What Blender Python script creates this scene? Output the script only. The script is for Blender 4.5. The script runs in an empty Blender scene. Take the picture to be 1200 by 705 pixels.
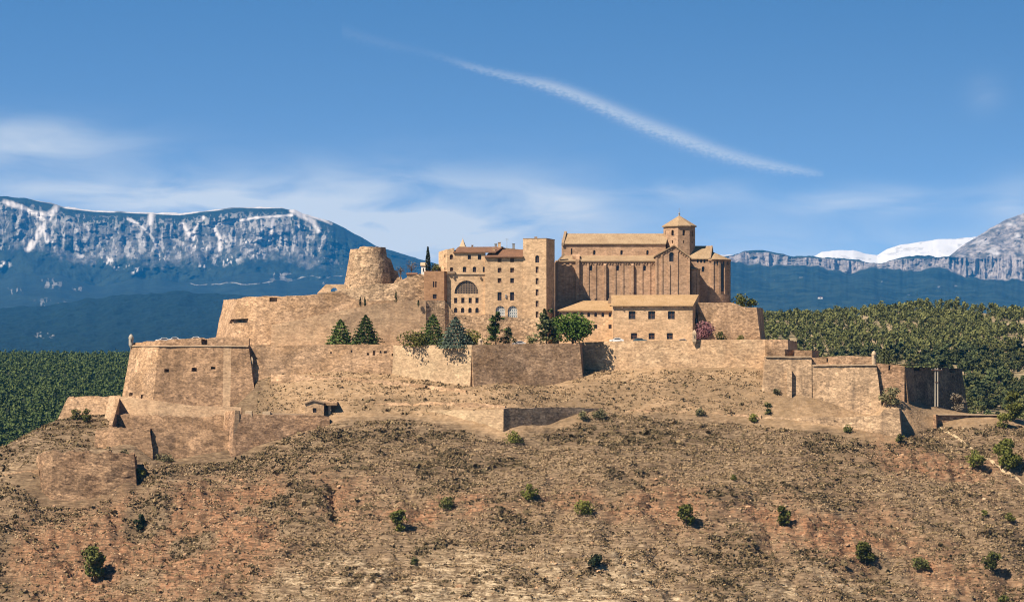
import bpy, math, random
import numpy as np
from mathutils import Vector, noise as mnoise

# ---------------------------------------------------------------- camera, sky, sun, exposure
scn = bpy.context.scene
COL = scn.collection
S, D, HOR, ZC = 0.25, 800.0, 440.0, 100.0   # metres per photo pixel at the castle, camera distance, eye level row, eye height

cam_d = bpy.data.cameras.new('camera')
cam = bpy.data.objects.new('camera', cam_d)
COL.objects.link(cam)
cam.location = (0, -D, ZC)
cam.rotation_euler = (math.radians(90), 0, 0)
cam_d.sensor_width = 36
cam_d.lens = 36 * D / (1200 * S)
cam_d.shift_y = (HOR - 352.5) / 1200
cam_d.clip_start = 1
cam_d.clip_end = 60000
scn.camera = cam

SUNV = Vector((-1.0, -0.78, 1.42)).normalized()
SKY_STRENGTH = 0.075
world = bpy.data.worlds.new('World')
scn.world = world
world.use_nodes = True
wt = world.node_tree
for n in list(wt.nodes):
    wt.nodes.remove(n)

def N(t, typ, **kw):
    n = t.nodes.new(typ)
    for k, v in kw.items():
        setattr(n, k, v)
    return n

def LK(t, a, b):
    t.links.new(a, b)

def M(t, op, a, b=None, c=None, clamp=False):
    n = t.nodes.new('ShaderNodeMath')
    n.operation = op
    n.use_clamp = clamp
    for i, v in enumerate((a, b, c)):
        if v is None:
            continue
        if isinstance(v, (int, float)):
            n.inputs[i].default_value = v
        else:
            t.links.new(v, n.inputs[i])
    return n.outputs[0]

def MIX(t, fac, a, b, blend='MIX'):
    n = t.nodes.new('ShaderNodeMix')
    n.data_type = 'RGBA'
    n.blend_type = blend
    for sock, v in ((n.inputs[0], fac), (n.inputs[6], a), (n.inputs[7], b)):
        if isinstance(v, (int, float)):
            sock.default_value = v
        elif isinstance(v, tuple):
            sock.default_value = (v[0], v[1], v[2], 1)
        else:
            t.links.new(v, sock)
    return n.outputs[2]

def RAMP(t, fac, stops, interp='LINEAR'):
    n = t.nodes.new('ShaderNodeValToRGB')
    n.color_ramp.interpolation = interp
    els = n.color_ramp.elements
    while len(els) < len(stops):
        els.new(0.5)
    for e, (p, c) in zip(els, stops):
        e.position = p
        e.color = (c, c, c, 1) if isinstance(c, (int, float)) else (c[0], c[1], c[2], 1)
    t.links.new(fac, n.inputs[0])
    return n.outputs[0]

def build_world():
    t = wt
    tc = N(t, 'ShaderNodeTexCoord')
    sep = N(t, 'ShaderNodeSeparateXYZ')
    LK(t, tc.outputs['Generated'], sep.inputs[0])
    x, y, z = sep.outputs
    comb = N(t, 'ShaderNodeCombineXYZ')
    LK(t, x, comb.inputs[0]); LK(t, y, comb.inputs[1])
    LK(t, M(t, 'MULTIPLY_ADD', M(t, 'MAXIMUM', z, 0.0), 5.5, 0.03), comb.inputs[2])
    nrm = N(t, 'ShaderNodeVectorMath', operation='NORMALIZE')
    LK(t, comb.outputs[0], nrm.inputs[0])
    sky = N(t, 'ShaderNodeTexSky', sky_type='NISHITA', sun_disc=False)
    sky.sun_elevation = math.asin(SUNV.z)
    sky.sun_rotation = math.atan2(SUNV.x, SUNV.y)
    sky.altitude = 600
    sky.air_density = 1.0
    sky.dust_density = 0.6
    sky.ozone_density = 2.5
    LK(t, nrm.outputs[0], sky.inputs[0])
    az = M(t, 'ARCTAN2', x, y)
    el = M(t, 'ARCSINE', z)
    k = S / D
    # coordinates in units of the photo's pixels of arc (a fixed direction in the world)
    u = M(t, 'DIVIDE', az, k)
    v = M(t, 'DIVIDE', el, k)
    cc = N(t, 'ShaderNodeCombineXYZ')
    LK(t, M(t, 'MULTIPLY_ADD', u, 0.0075, 7.3), cc.inputs[0])
    LK(t, M(t, 'MULTIPLY', v, 0.028), cc.inputs[1])
    nz = N(t, 'ShaderNodeTexNoise')
    nz.inputs['Scale'].default_value = 1.0
    nz.inputs['Detail'].default_value = 5
    nz.inputs['Roughness'].default_value = 0.5
    nz.inputs['Distortion'].default_value = 0.5
    LK(t, cc.outputs[0], nz.inputs['Vector'])
    nse = nz.outputs['Fac']
    tot = None
    # thin cloud banks: (azimuth, elevation, half-widths, density)
    for (px, py, rx, ry, a) in ((20, 172, 130, 26, .62), (150, 228, 210, 24, .62), (470, 262, 200, 52, .9),
                                (640, 238, 80, 26, .4), (810, 226, 60, 13, .5), (1010, 238, 100, 16, .5), (930, 290, 330, 36, .26),
                                (250, 300, 400, 70, .45), (1190, 245, 50, 30, .4), (1148, 118, 22, 20, .12)):
        du = M(t, 'MULTIPLY', M(t, 'SUBTRACT', u, px - 600.0), 1.0 / rx)
        dv = M(t, 'MULTIPLY', M(t, 'SUBTRACT', v, HOR - py), 1.0 / ry)
        r2 = M(t, 'ADD', M(t, 'MULTIPLY', du, du), M(t, 'MULTIPLY', dv, dv))
        g = M(t, 'MULTIPLY', M(t, 'EXPONENT', M(t, 'MULTIPLY', r2, -1.0)), a)
        tot = g if tot is None else M(t, 'ADD', tot, g)
    body = M(t, 'MULTIPLY', tot, RAMP(t, nse, [(0.32, 0.2), (0.5, 0.7), (0.66, 1.1)]))
    low = M(t, 'EXPONENT', M(t, 'MULTIPLY', M(t, 'MAXIMUM', M(t, 'SUBTRACT', v, 100.0), 0.0), -1.0 / 165.0))
    body = M(t, 'ADD', body, M(t, 'MULTIPLY', low, 0.44))
    # the old spreading contrail
    pts = [(400, 39, 6, .05), (450, 53, 5, .06), (500, 64, 4, .04), (560, 82, 3.5, .30), (610, 94, 4.5, .42), (650, 104, 6, .6), (700, 123, 7, .62), (750, 145, 8, .6),
           (800, 164, 8, .62), (850, 182, 7, .55), (900, 195, 5.5, .5), (940, 202, 4, .35), (965, 206, 3, .0)]
    def curve(vals):
        n = N(t, 'ShaderNodeFloatCurve')
        c = n.mapping.curves[0]
        xs = [p[0] for p in pts]
        while len(c.points) < len(vals):
            c.points.new(0.5, 0.5)
        for p, xx, vv in zip(c.points, xs, vals):
            p.location = ((xx - 400) / 565.0, vv)
            p.handle_type = 'AUTO'
        n.mapping.update()
        LK(t, M(t, 'DIVIDE', M(t, 'SUBTRACT', u, -200.0), 565.0), n.inputs['Value'])
        return n.outputs[0]
    cy = M(t, 'MULTIPLY', curve([p[1] / 300.0 for p in pts]), 300.0)
    cw = M(t, 'MULTIPLY', curve([p[2] / 20.0 for p in pts]), 20.0)
    ca = curve([p[3] for p in pts])
    cn = N(t, 'ShaderNodeTexNoise')
    cn.inputs['Detail'].default_value = 5
    cv = N(t, 'ShaderNodeCombineXYZ')
    LK(t, M(t, 'MULTIPLY', u, 0.035), cv.inputs[0]); LK(t, M(t, 'MULTIPLY', v, 0.07), cv.inputs[1])
    LK(t, cv.outputs[0], cn.inputs['Vector'])
    wob = M(t, 'MULTIPLY', M(t, 'SUBTRACT', cn.outputs['Fac'], 0.5), 9.0)
    dv = M(t, 'DIVIDE', M(t, 'ADD', M(t, 'SUBTRACT', v, M(t, 'SUBTRACT', HOR, cy)), wob), cw)
    tr = M(t, 'MULTIPLY', M(t, 'EXPONENT', M(t, 'MULTIPLY', M(t, 'MULTIPLY', dv, dv), -0.8)), ca)
    inside = M(t, 'MULTIPLY', M(t, 'GREATER_THAN', u, -199.0), M(t, 'LESS_THAN', u, 364.0))
    tr = M(t, 'MULTIPLY', M(t, 'MULTIPLY', tr, inside), RAMP(t, cn.outputs['Fac'], [(.25, .55), (.6, 1.0)]))
    cover = M(t, 'ADD', body, M(t, 'MULTIPLY', tr, 0.75), clamp=True)
    cover = M(t, 'MULTIPLY', cover, M(t, 'GREATER_THAN', y, 0.0))
    hs = N(t, 'ShaderNodeHueSaturation')
    hs.inputs['Saturation'].default_value = SKY_SAT
    hs.inputs['Value'].default_value = SKY_VAL
    LK(t, sky.outputs[0], hs.inputs['Color'])
    tint = MIX(t, 1.0, hs.outputs[0], SKY_TINT, 'MULTIPLY')
    deep = RAMP(t, z, [(.17, 1.0), (.55, .42)])
    tint = MIX(t, 1.0, tint, deep, 'MULTIPLY')
    col = MIX(t, M(t, 'MULTIPLY', cover, 0.95), tint, CLOUD_COL)
    bg = N(t, 'ShaderNodeBackground')
    bg.inputs['Strength'].default_value = SKY_STRENGTH
    LK(t, col, bg.inputs['Color'])
    out = N(t, 'ShaderNodeOutputWorld')
    LK(t, bg.outputs[0], out.inputs['Surface'])
SKY_SAT, SKY_VAL, SKY_TINT, CLOUD_COL = 1.15, 1.15, (0.66, 1.05, 1.09), (6.6, 6.6, 6.3)
build_world()

sun_d = bpy.data.lights.new('sun', 'SUN')
sun_d.energy = 5.0
sun_d.angle = math.radians(0.53)
sun_d.color = (1.0, 0.87, 0.71)
sun = bpy.data.objects.new('sun', sun_d)
COL.objects.link(sun)
sun.rotation_euler = (-SUNV).to_track_quat('-Z', 'Y').to_euler()
sun.location = (-300, -300, 500)

vs = scn.view_settings
vs.view_transform = 'Standard'
vs.look = 'None'
vs.exposure = 0.95
vs.gamma = 1.0
vs.use_curve_mapping = False
scn.cycles.use_denoising = True
scn.cycles.denoiser = 'OPENIMAGEDENOISE'
scn.cycles.denoising_input_passes = 'RGB_ALBEDO_NORMAL'
scn.cycles.denoising_prefilter = 'ACCURATE'
scn.cycles.use_adaptive_sampling = False
scn.cycles.filter_width = 1.15
scn.cycles.volume_bounces = 1
scn.cycles.max_bounces = 6
scn.cycles.diffuse_bounces = 3

# ---------------------------------------------------------------- helpers
def P(px, py, Y):
    f = (D + Y) / D
    return Vector(((px - 600) * S * f, Y, ZC + (HOR - py) * S * f))

ORG = {}

def tag(o, label=None, cat=None, group=None, kind=None):
    if label: o['label'] = label
    if cat: o['category'] = cat
    if group: o['group'] = group
    if kind or cat: o['kind'] = kind or 'thing'
    return o

def thing(name, label, cat, loc, group=None):
    o = bpy.data.objects.new(name, None)
    o.empty_display_size = 1
    COL.objects.link(o)
    o.location = loc
    ORG[o.name] = Vector(loc)
    return tag(o, label, cat, group)

class MB:
    def __init__(s):
        s.v, s.f, s.m = [], [], []
    def poly(s, pts, mi=0):
        b = len(s.v)
        s.v.extend([tuple(p) for p in pts])
        s.f.append(tuple(range(b, b + len(pts))))
        s.m.append(mi)
    def grid(s, rows, mi=0, close=False):
        b = len(s.v)
        nr, nc = len(rows), len(rows[0])
        for r in rows:
            s.v.extend([tuple(p) for p in r])
        for i in range(nr - 1):
            for j in range(nc if close else nc - 1):
                k = (j + 1) % nc
                s.f.append((b + i * nc + j, b + i * nc + k, b + (i + 1) * nc + k, b + (i + 1) * nc + j))
                s.m.append(mi)
    def prism(s, plan, z0, z1, mi=0, top=True, mi_top=None, bottom=False):
        """plan: list of (x, y); z0/z1 numbers or lists"""
        n = len(plan)
        a = z0 if isinstance(z0, (list, tuple)) else [z0] * n
        c = z1 if isinstance(z1, (list, tuple)) else [z1] * n
        for i in range(n):
            j = (i + 1) % n
            s.poly([(*plan[i], a[i]), (*plan[j], a[j]), (*plan[j], c[j]), (*plan[i], c[i])], mi)
        if top:
            s.poly([(*plan[i], c[i]) for i in range(n)], mi if mi_top is None else mi_top)
        if bottom:
            s.poly([(*plan[i], a[i]) for i in reversed(range(n))], mi)
    def box(s, c, size, rz=0, mi=0):
        x, y, z = size[0] / 2, size[1] / 2, size[2] / 2
        ca, sa = math.cos(rz), math.sin(rz)
        pl = [(c[0] + px * ca - py * sa, c[1] + px * sa + py * ca) for px, py in ((-x, -y), (x, -y), (x, y), (-x, y))]
        s.prism(pl, c[2] - z, c[2] + z, mi, bottom=True)
    def ring(s, c, rr, zz, n=16, mi=0, cap=True, a0=0, a1=2 * math.pi):
        full = abs(a1 - a0 - 2 * math.pi) < 1e-6
        m = n if full else n + 1
        rows = []
        for r, z in zip(rr, zz):
            rows.append([(c[0] + r * math.cos(a0 + (a1 - a0) * i / n), c[1] + r * math.sin(a0 + (a1 - a0) * i / n), z) for i in range(m)])
        s.grid(rows, mi, close=full)
        if cap and rr[-1] > 1e-4:
            s.poly(rows[-1], mi)
    def tube(s, path, radii, n=6, mi=0):
        path = [Vector(p) for p in path]
        rows = []
        for i, p in enumerate(path):
            d = (path[min(i + 1, len(path) - 1)] - path[max(i - 1, 0)]).normalized()
            a = d.orthogonal().normalized()
            b = d.cross(a)
            rows.append([p + (a * math.cos(2 * math.pi * k / n) + b * math.sin(2 * math.pi * k / n)) * radii[i] for k in range(n)])
        s.grid(rows, mi, close=True)
        s.poly(rows[-1], mi)
    def build(s, name, mats, parent=None, origin=None, smooth=False):
        if not isinstance(mats, (list, tuple)):
            mats = [mats]
        o3 = ORG[parent.name] if parent is not None else Vector(origin if origin is not None else (0, 0, 0))
        me = bpy.data.meshes.new(name)
        arr = np.array(s.v, dtype=np.float64) - np.array(o3)
        me.from_pydata(arr.tolist(), [], s.f)
        for m in mats:
            me.materials.append(m)
        if len(mats) > 1:
            me.polygons.foreach_set('material_index', np.array(s.m, dtype=np.int32))
        if smooth:
            me.polygons.foreach_set('use_smooth', np.ones(len(s.f), dtype=bool))
        me.update()
        o = bpy.data.objects.new(name, me)
        COL.objects.link(o)
        ORG[o.name] = o3
        if parent is not None:
            o.parent = parent
        else:
            o.location = o3
        return o

def np_mesh(name, V, F, mats, origin=(0, 0, 0), parent=None, attr=None, smooth=False):
    """V (n,3) array, F (m,k) array; attr = {'name': (n,4)}"""
    if parent is not None:
        origin = ORG[parent.name]
    V = np.asarray(V, dtype=np.float64) - np.array(origin)
    F = np.asarray(F, dtype=np.int32)
    me = bpy.data.meshes.new(name)
    me.vertices.add(len(V))
    me.vertices.foreach_set('co', V.astype(np.float32).ravel())
    k = F.shape[1]
    me.loops.add(F.size)
    me.loops.foreach_set('vertex_index', F.ravel())
    me.polygons.add(len(F))
    me.polygons.foreach_set('loop_start', np.arange(0, F.size, k, dtype=np.int32))
    if smooth:
        me.polygons.foreach_set('use_smooth', np.ones(len(F), dtype=bool))
    for an, av in (attr or {}).items():
        at = me.attributes.new(an, 'FLOAT_COLOR', 'POINT')
        at.data.foreach_set('color', np.asarray(av, dtype=np.float32).ravel())
    me.update(calc_edges=True)
    for m in (mats if isinstance(mats, (list, tuple)) else [mats]):
        me.materials.append(m)
    o = bpy.data.objects.new(name, me)
    COL.objects.link(o)
    if parent is not None:
        o.parent = parent
        ORG[o.name] = Vector(origin)
    else:
        o.location = origin
        ORG[o.name] = Vector(origin)
    return o

# --- vectorised gradient-free value noise
def _h(ix, iy, seed):
    n = (ix.astype(np.int64) * 374761393 + iy.astype(np.int64) * 668265263 + seed * 974634777) & 0xFFFFFFFF
    n = ((n ^ (n >> 13)) * 1274126177) & 0xFFFFFFFF
    n = n ^ (n >> 16)
    return (n & 0xFFFF) / 65535.0

def vnoise(x, y, seed=0):
    x = np.asarray(x, float); y = np.asarray(y, float)
    ix, iy = np.floor(x), np.floor(y)
    fx, fy = x - ix, y - iy
    fx = fx * fx * fx * (fx * (fx * 6 - 15) + 10); fy = fy * fy * fy * (fy * (fy * 6 - 15) + 10)
    a = _h(ix, iy, seed); b = _h(ix + 1, iy, seed); c = _h(ix, iy + 1, seed); d = _h(ix + 1, iy + 1, seed)
    return (a * (1 - fx) + b * fx) * (1 - fy) + (c * (1 - fx) + d * fx) * fy

def fbm(x, y, seed=0, octs=5, gain=0.5):
    s, a, tot = 0, 1.0, 0
    for i in range(octs):
        s = s + a * vnoise(x * 2 ** i + 17.3 * i, y * 2 ** i - 9.1 * i, seed + i)
        tot += a
        a *= gain
    return s / tot

def sstep(a, b, x):
    t = np.clip((x - a) / (b - a), 0, 1)
    return t * t * (3 - 2 * t)

def lerp_poly(pts, x):
    xs = [p[0] for p in pts]; ys = [p[1] for p in pts]
    return np.interp(x, xs, ys)

# ---------------------------------------------------------------- materials
def new_mat(name):
    m = bpy.data.materials.new(name)
    m.use_nodes = True
    t = m.node_tree
    b = t.nodes['Principled BSDF']
    b.inputs['Roughness'].default_value = 0.9
    b.inputs['Specular IOR Level'].default_value = 0.15
    return m, t, b

def noise_node(t, vec, scale, detail=4, rough=0.55):
    n = N(t, 'ShaderNodeTexNoise')
    n.inputs['Scale'].default_value = scale
    n.inputs['Detail'].default_value = detail
    n.inputs['Roughness'].default_value = rough
    LK(t, vec, n.inputs['Vector'])
    return n.outputs['Fac']

def scaled(t, vec, s):
    n = N(t, 'ShaderNodeVectorMath', operation='MULTIPLY')
    LK(t, vec, n.inputs[0])
    n.inputs[1].default_value = s
    return n.outputs[0]

def stone(name, c1, c2, c3, grain=0.5, course=0.35, stain=0.35, bump=0.25, patch=0.13):
    """rough masonry: c1 main, c2 patches, c3 stains"""
    m, t, b = new_mat(name)
    g = N(t, 'ShaderNodeNewGeometry')
    pos = g.outputs['Position']
    big = noise_node(t, pos, patch, 5, 0.6)
    col = MIX(t, RAMP(t, big, [(.38, 0.0), (.62, 1.0)]), c1, c2)
    st = noise_node(t, scaled(t, pos, (0.5, 0.5, 0.045)), 1.0, 4, 0.6)
    col = MIX(t, M(t, 'MULTIPLY', RAMP(t, st, [(.5, 0.0), (.72, 1.0)]), stain), col, c3)
    co = noise_node(t, scaled(t, pos, (0.45, 0.45, 2.6)), 1.0, 5, 0.7)
    fi = noise_node(t, scaled(t, pos, (1.0, 1.0, 1.7)), 1.5, 4, 0.7)
    md = noise_node(t, scaled(t, pos, (1, 1, 1.6)), 0.42, 4, 0.6)
    v = M(t, 'MULTIPLY_ADD', M(t, 'SUBTRACT', co, .5), course * 2.0, 1.0)
    v = M(t, 'MULTIPLY', v, M(t, 'MULTIPLY_ADD', M(t, 'SUBTRACT', fi, .5), grain * 4.2, 1.0))
    v = M(t, 'MULTIPLY', v, M(t, 'MULTIPLY_ADD', M(t, 'SUBTRACT', md, .5), 0.7, 1.0))
    rep = N(t, 'ShaderNodeTexVoronoi')
    rep.inputs['Scale'].default_value = 0.11
    wv = N(t, 'ShaderNodeVectorMath', operation='ADD')
    nv = N(t, 'ShaderNodeTexNoise')
    nv.inputs['Scale'].default_value = .3
    LK(t, pos, nv.inputs['Vector'])
    sc_ = N(t, 'ShaderNodeVectorMath', operation='SCALE')
    sc_.inputs['Scale'].default_value = 4.0
    LK(t, nv.outputs['Color'], sc_.inputs[0])
    LK(t, scaled(t, pos, (1, 1, 1.8)), wv.inputs[0]); LK(t, sc_.outputs[0], wv.inputs[1])
    LK(t, wv.outputs[0], rep.inputs['Vector'])
    rs = N(t, 'ShaderNodeSeparateColor')
    LK(t, rep.outputs['Color'], rs.inputs[0])
    v = M(t, 'MULTIPLY', v, M(t, 'MULTIPLY_ADD', M(t, 'SUBTRACT', rs.outputs[1], .5), grain * .55, 1.0))
    vo = N(t, 'ShaderNodeTexVoronoi')
    vo.inputs['Scale'].default_value = 1.25
    LK(t, scaled(t, pos, (.8, .8, 1.5)), vo.inputs['Vector'])
    sv = N(t, 'ShaderNodeSeparateColor')
    LK(t, vo.outputs['Color'], sv.inputs[0])
    v = M(t, 'MULTIPLY', v, M(t, 'MULTIPLY_ADD', M(t, 'SUBTRACT', sv.outputs[0], .5), grain * .9, 1.0))
    pit = noise_node(t, scaled(t, pos, (.7, .7, 1.0)), .9, 3, .6)
    v = M(t, 'MULTIPLY', v, RAMP(t, pit, [(.27, 1.0 - grain), (.36, 1.0)]))
    cv = N(t, 'ShaderNodeCombineXYZ')
    for i in range(3):
        LK(t, v, cv.inputs[i])
    col = MIX(t, 1.0, col, cv.outputs[0], 'MULTIPLY')
    LK(t, col, b.inputs['Base Color'])
    if bump:
        bp = N(t, 'ShaderNodeBump')
        bp.inputs['Strength'].default_value = bump
        bp.inputs['Distance'].default_value = 0.5
        LK(t, M(t, 'ADD', fi, M(t, 'MULTIPLY', co, 0.5)), bp.inputs['Height'])
        LK(t, bp.outputs[0], b.inputs['Normal'])
    return m

def plain(name, c, rough=0.7, metal=0.0, spec=0.3, var=0.2, sc=1.5):
    m, t, b = new_mat(name)
    g = N(t, 'ShaderNodeNewGeometry')
    n = noise_node(t, g.outputs['Position'], sc, 3)
    k = M(t, 'MULTIPLY_ADD', M(t, 'SUBTRACT', n, .5), var * 2, 1.0)
    cv = N(t, 'ShaderNodeCombineXYZ')
    for i in range(3):
        LK(t, k, cv.inputs[i])
    LK(t, MIX(t, 1.0, c, cv.outputs[0], 'MULTIPLY'), b.inputs['Base Color'])
    b.inputs['Roughness'].default_value = rough
    b.inputs['Metallic'].default_value = metal
    b.inputs['Specular IOR Level'].default_value = spec
    return m

def foliage(name, ca, cb, rnd=0.35):
    m, t, b = new_mat(name)
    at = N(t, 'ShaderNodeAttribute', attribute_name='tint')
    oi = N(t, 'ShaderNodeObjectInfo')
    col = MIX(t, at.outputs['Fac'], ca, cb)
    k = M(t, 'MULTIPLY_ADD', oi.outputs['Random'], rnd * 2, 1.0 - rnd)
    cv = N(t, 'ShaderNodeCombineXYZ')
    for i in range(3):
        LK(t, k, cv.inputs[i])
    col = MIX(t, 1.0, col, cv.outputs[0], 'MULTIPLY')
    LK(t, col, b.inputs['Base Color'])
    b.inputs['Roughness'].default_value = 0.8
    return m

def tiles(name, c1, c2):
    m, t, b = new_mat(name)
    g = N(t, 'ShaderNodeNewGeometry')
    pos = g.outputs['Position']
    n1 = noise_node(t, pos, 0.35, 5, .65)
    n2 = noise_node(t, scaled(t, pos, (3.2, 1.2, 1.2)), 1.0, 4, .7)
    col = MIX(t, RAMP(t, n1, [(.35, 0.0), (.65, 1.0)]), c1, c2)
    v = M(t, 'MULTIPLY_ADD', M(t, 'SUBTRACT', n2, .5), 1.1, 1.0)
    cv = N(t, 'ShaderNodeCombineXYZ')
    for i in range(3):
        LK(t, v, cv.inputs[i])
    LK(t, MIX(t, 1.0, col, cv.outputs[0], 'MULTIPLY'), b.inputs['Base Color'])
    w = N(t, 'ShaderNodeTexWave')
    w.inputs['Scale'].default_value = 1.1
    w.inputs['Distortion'].default_value = 0.6
    LK(t, pos, w.inputs['Vector'])
    bp = N(t, 'ShaderNodeBump')
    bp.inputs['Strength'].default_value = 0.3
    bp.inputs['Distance'].default_value = 0.15
    LK(t, M(t, 'ADD', w.outputs['Fac'], n2), bp.inputs['Height'])
    LK(t, bp.outputs[0], b.inputs['Normal'])
    return m

MAT = {}
MAT['wall'] = stone('fort_masonry', (.39, .255, .155), (.29, .18, .10), (.18, .115, .07), grain=.6, course=.45, stain=.5)
MAT['wall_red'] = stone('reddish_masonry', (.36, .225, .135), (.26, .155, .088), (.15, .095, .062), grain=.7, course=.5, stain=.5)
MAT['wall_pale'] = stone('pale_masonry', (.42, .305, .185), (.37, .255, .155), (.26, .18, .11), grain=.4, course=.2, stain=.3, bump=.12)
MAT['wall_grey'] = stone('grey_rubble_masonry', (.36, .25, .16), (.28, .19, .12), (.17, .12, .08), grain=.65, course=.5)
MAT['rubble'] = stone('weathered_rubble', (.43, .30, .185), (.34, .225, .135), (.19, .13, .085), grain=.75, course=.5, bump=.5)
MAT['ashlar'] = stone('church_ashlar', (.41, .265, .168), (.355, .225, .14), (.25, .16, .105), grain=.35, course=.3, stain=.35, bump=.12, patch=.12)
MAT['palace'] = stone('palace_render', (.53, .365, .22), (.47, .31, .18), (.32, .21, .13), grain=.35, course=.22, stain=.3, bump=.12)
MAT['brickish'] = stone('brown_render', (.35, .20, .11), (.33, .185, .10), (.26, .15, .085), grain=.25, course=.2, stain=.2, bump=.1)
MAT['trim'] = plain('dressed_stone', (.42, .31, .20), var=.3)
MAT['wall_brown'] = stone('brown_fort_masonry', (.31, .195, .115), (.235, .145, .082), (.145, .092, .058), grain=.6, course=.45, stain=.5)
MAT['wall_old_and_shade'] = stone('old_and_shade_masonry', (.25, .16, .095), (.185, .112, .064), (.115, .072, .045), grain=.75, course=.5, stain=.5)
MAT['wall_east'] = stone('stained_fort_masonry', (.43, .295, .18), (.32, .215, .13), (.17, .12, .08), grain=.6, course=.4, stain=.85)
MAT['wall_smooth'] = stone('smooth_fort_masonry', (.43, .295, .18), (.38, .25, .15), (.28, .18, .11), grain=.35, course=.3, stain=.5)
MAT['sage'] = foliage('grey_green_leaves', (.085, .08, .036), (.18, .16, .08))
MAT['trim_dark'] = plain('weathered_dressed_stone', (.26, .18, .115), var=.3)
MAT['roof_tan'] = tiles('lichen_roof_tiles', (.34, .245, .15), (.27, .185, .11))
MAT['roof_gold'] = tiles('ochre_roof_tiles', (.385, .255, .14), (.31, .20, .10))
MAT['roof_red'] = tiles('brown_roof_tiles', (.19, .10, .06), (.135, .075, .048))
MAT['glass'] = plain('dark_window_glass', (.03, .03, .035), rough=.25, spec=.5, var=.5, sc=.6)
MAT['glass_pale'] = plain('pale_window_glass', (.25, .27, .27), rough=.2, spec=.5, var=.5, sc=.8)
MAT['frame_brown'] = plain('brown_wood', (.10, .05, .035))
MAT['frame_white'] = plain('white_painted_wood', (.7, .68, .62), var=.1)
MAT['shutter'] = plain('grey_shutter', (.19, .13, .09))
MAT['metal'] = plain('grey_metal', (.25, .25, .25), rough=.5, metal=.3)
MAT['concrete'] = plain('weathered_concrete', (.34, .30, .24))
MAT['bark'] = plain('bark', (.10, .07, .05), var=.4)
MAT['dirt'] = plain('packed_earth', (.36, .25, .155), var=.35, sc=.5)
MAT['path'] = plain('dry_path', (.40, .30, .18), var=.25, sc=.8)
MAT['tyre'] = plain('tyre_rubber', (.02, .02, .02))
MAT['pine'] = foliage('pine_needles', (.058, .064, .012), (.14, .142, .03))
MAT['pine_gold'] = foliage('yellowish_pine_needles', (.06, .07, .016), (.13, .13, .035))
MAT['conifer'] = foliage('conifer_needles', (.026, .046, .012), (.078, .108, .026))
MAT['blue_conifer'] = foliage('bluish_conifer_needles', (.05, .075, .055), (.12, .155, .11))
MAT['cypress'] = foliage('cypress_needles', (.018, .028, .012), (.035, .05, .02))
MAT['cedar'] = foliage('cedar_needles', (.045, .06, .022), (.11, .12, .05))
MAT['stone_pine'] = foliage('umbrella_pine_needles', (.032, .06, .010), (.09, .14, .022))
MAT['shrub'] = foliage('shrub_leaves', (.06, .068, .018), (.13, .13, .04))
MAT['hedge'] = foliage('hedge_leaves', (.075, .08, .014), (.165, .16, .036))
MAT['blossom'] = foliage('pink_blossom', (.13, .055, .06), (.27, .125, .13))
MAT['bare'] = foliage('bare_twigs', (.09, .07, .05), (.16, .13, .09))
MAT['forest'] = foliage('forest_pine_needles', (.048, .056, .016), (.130, .130, .044))
MAT['forest_dark'] = foliage('dark_pine_needles', (.034, .046, .016), (.085, .10, .038))
MAT['forest_far'] = foliage('plain_forest_needles', (.05, .085, .022), (.145, .18, .052))
MAT['tuft_dry'] = foliage('dry_scrub', (.085, .064, .032), (.25, .175, .09))
MAT['tuft_grass'] = foliage('straw_grass', (.27, .185, .10), (.45, .325, .19))
MAT['terrace'] = stone('terrace_masonry', (.46, .315, .19), (.40, .26, .15), (.27, .175, .105), grain=.5, course=.4, stain=.4)

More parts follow.
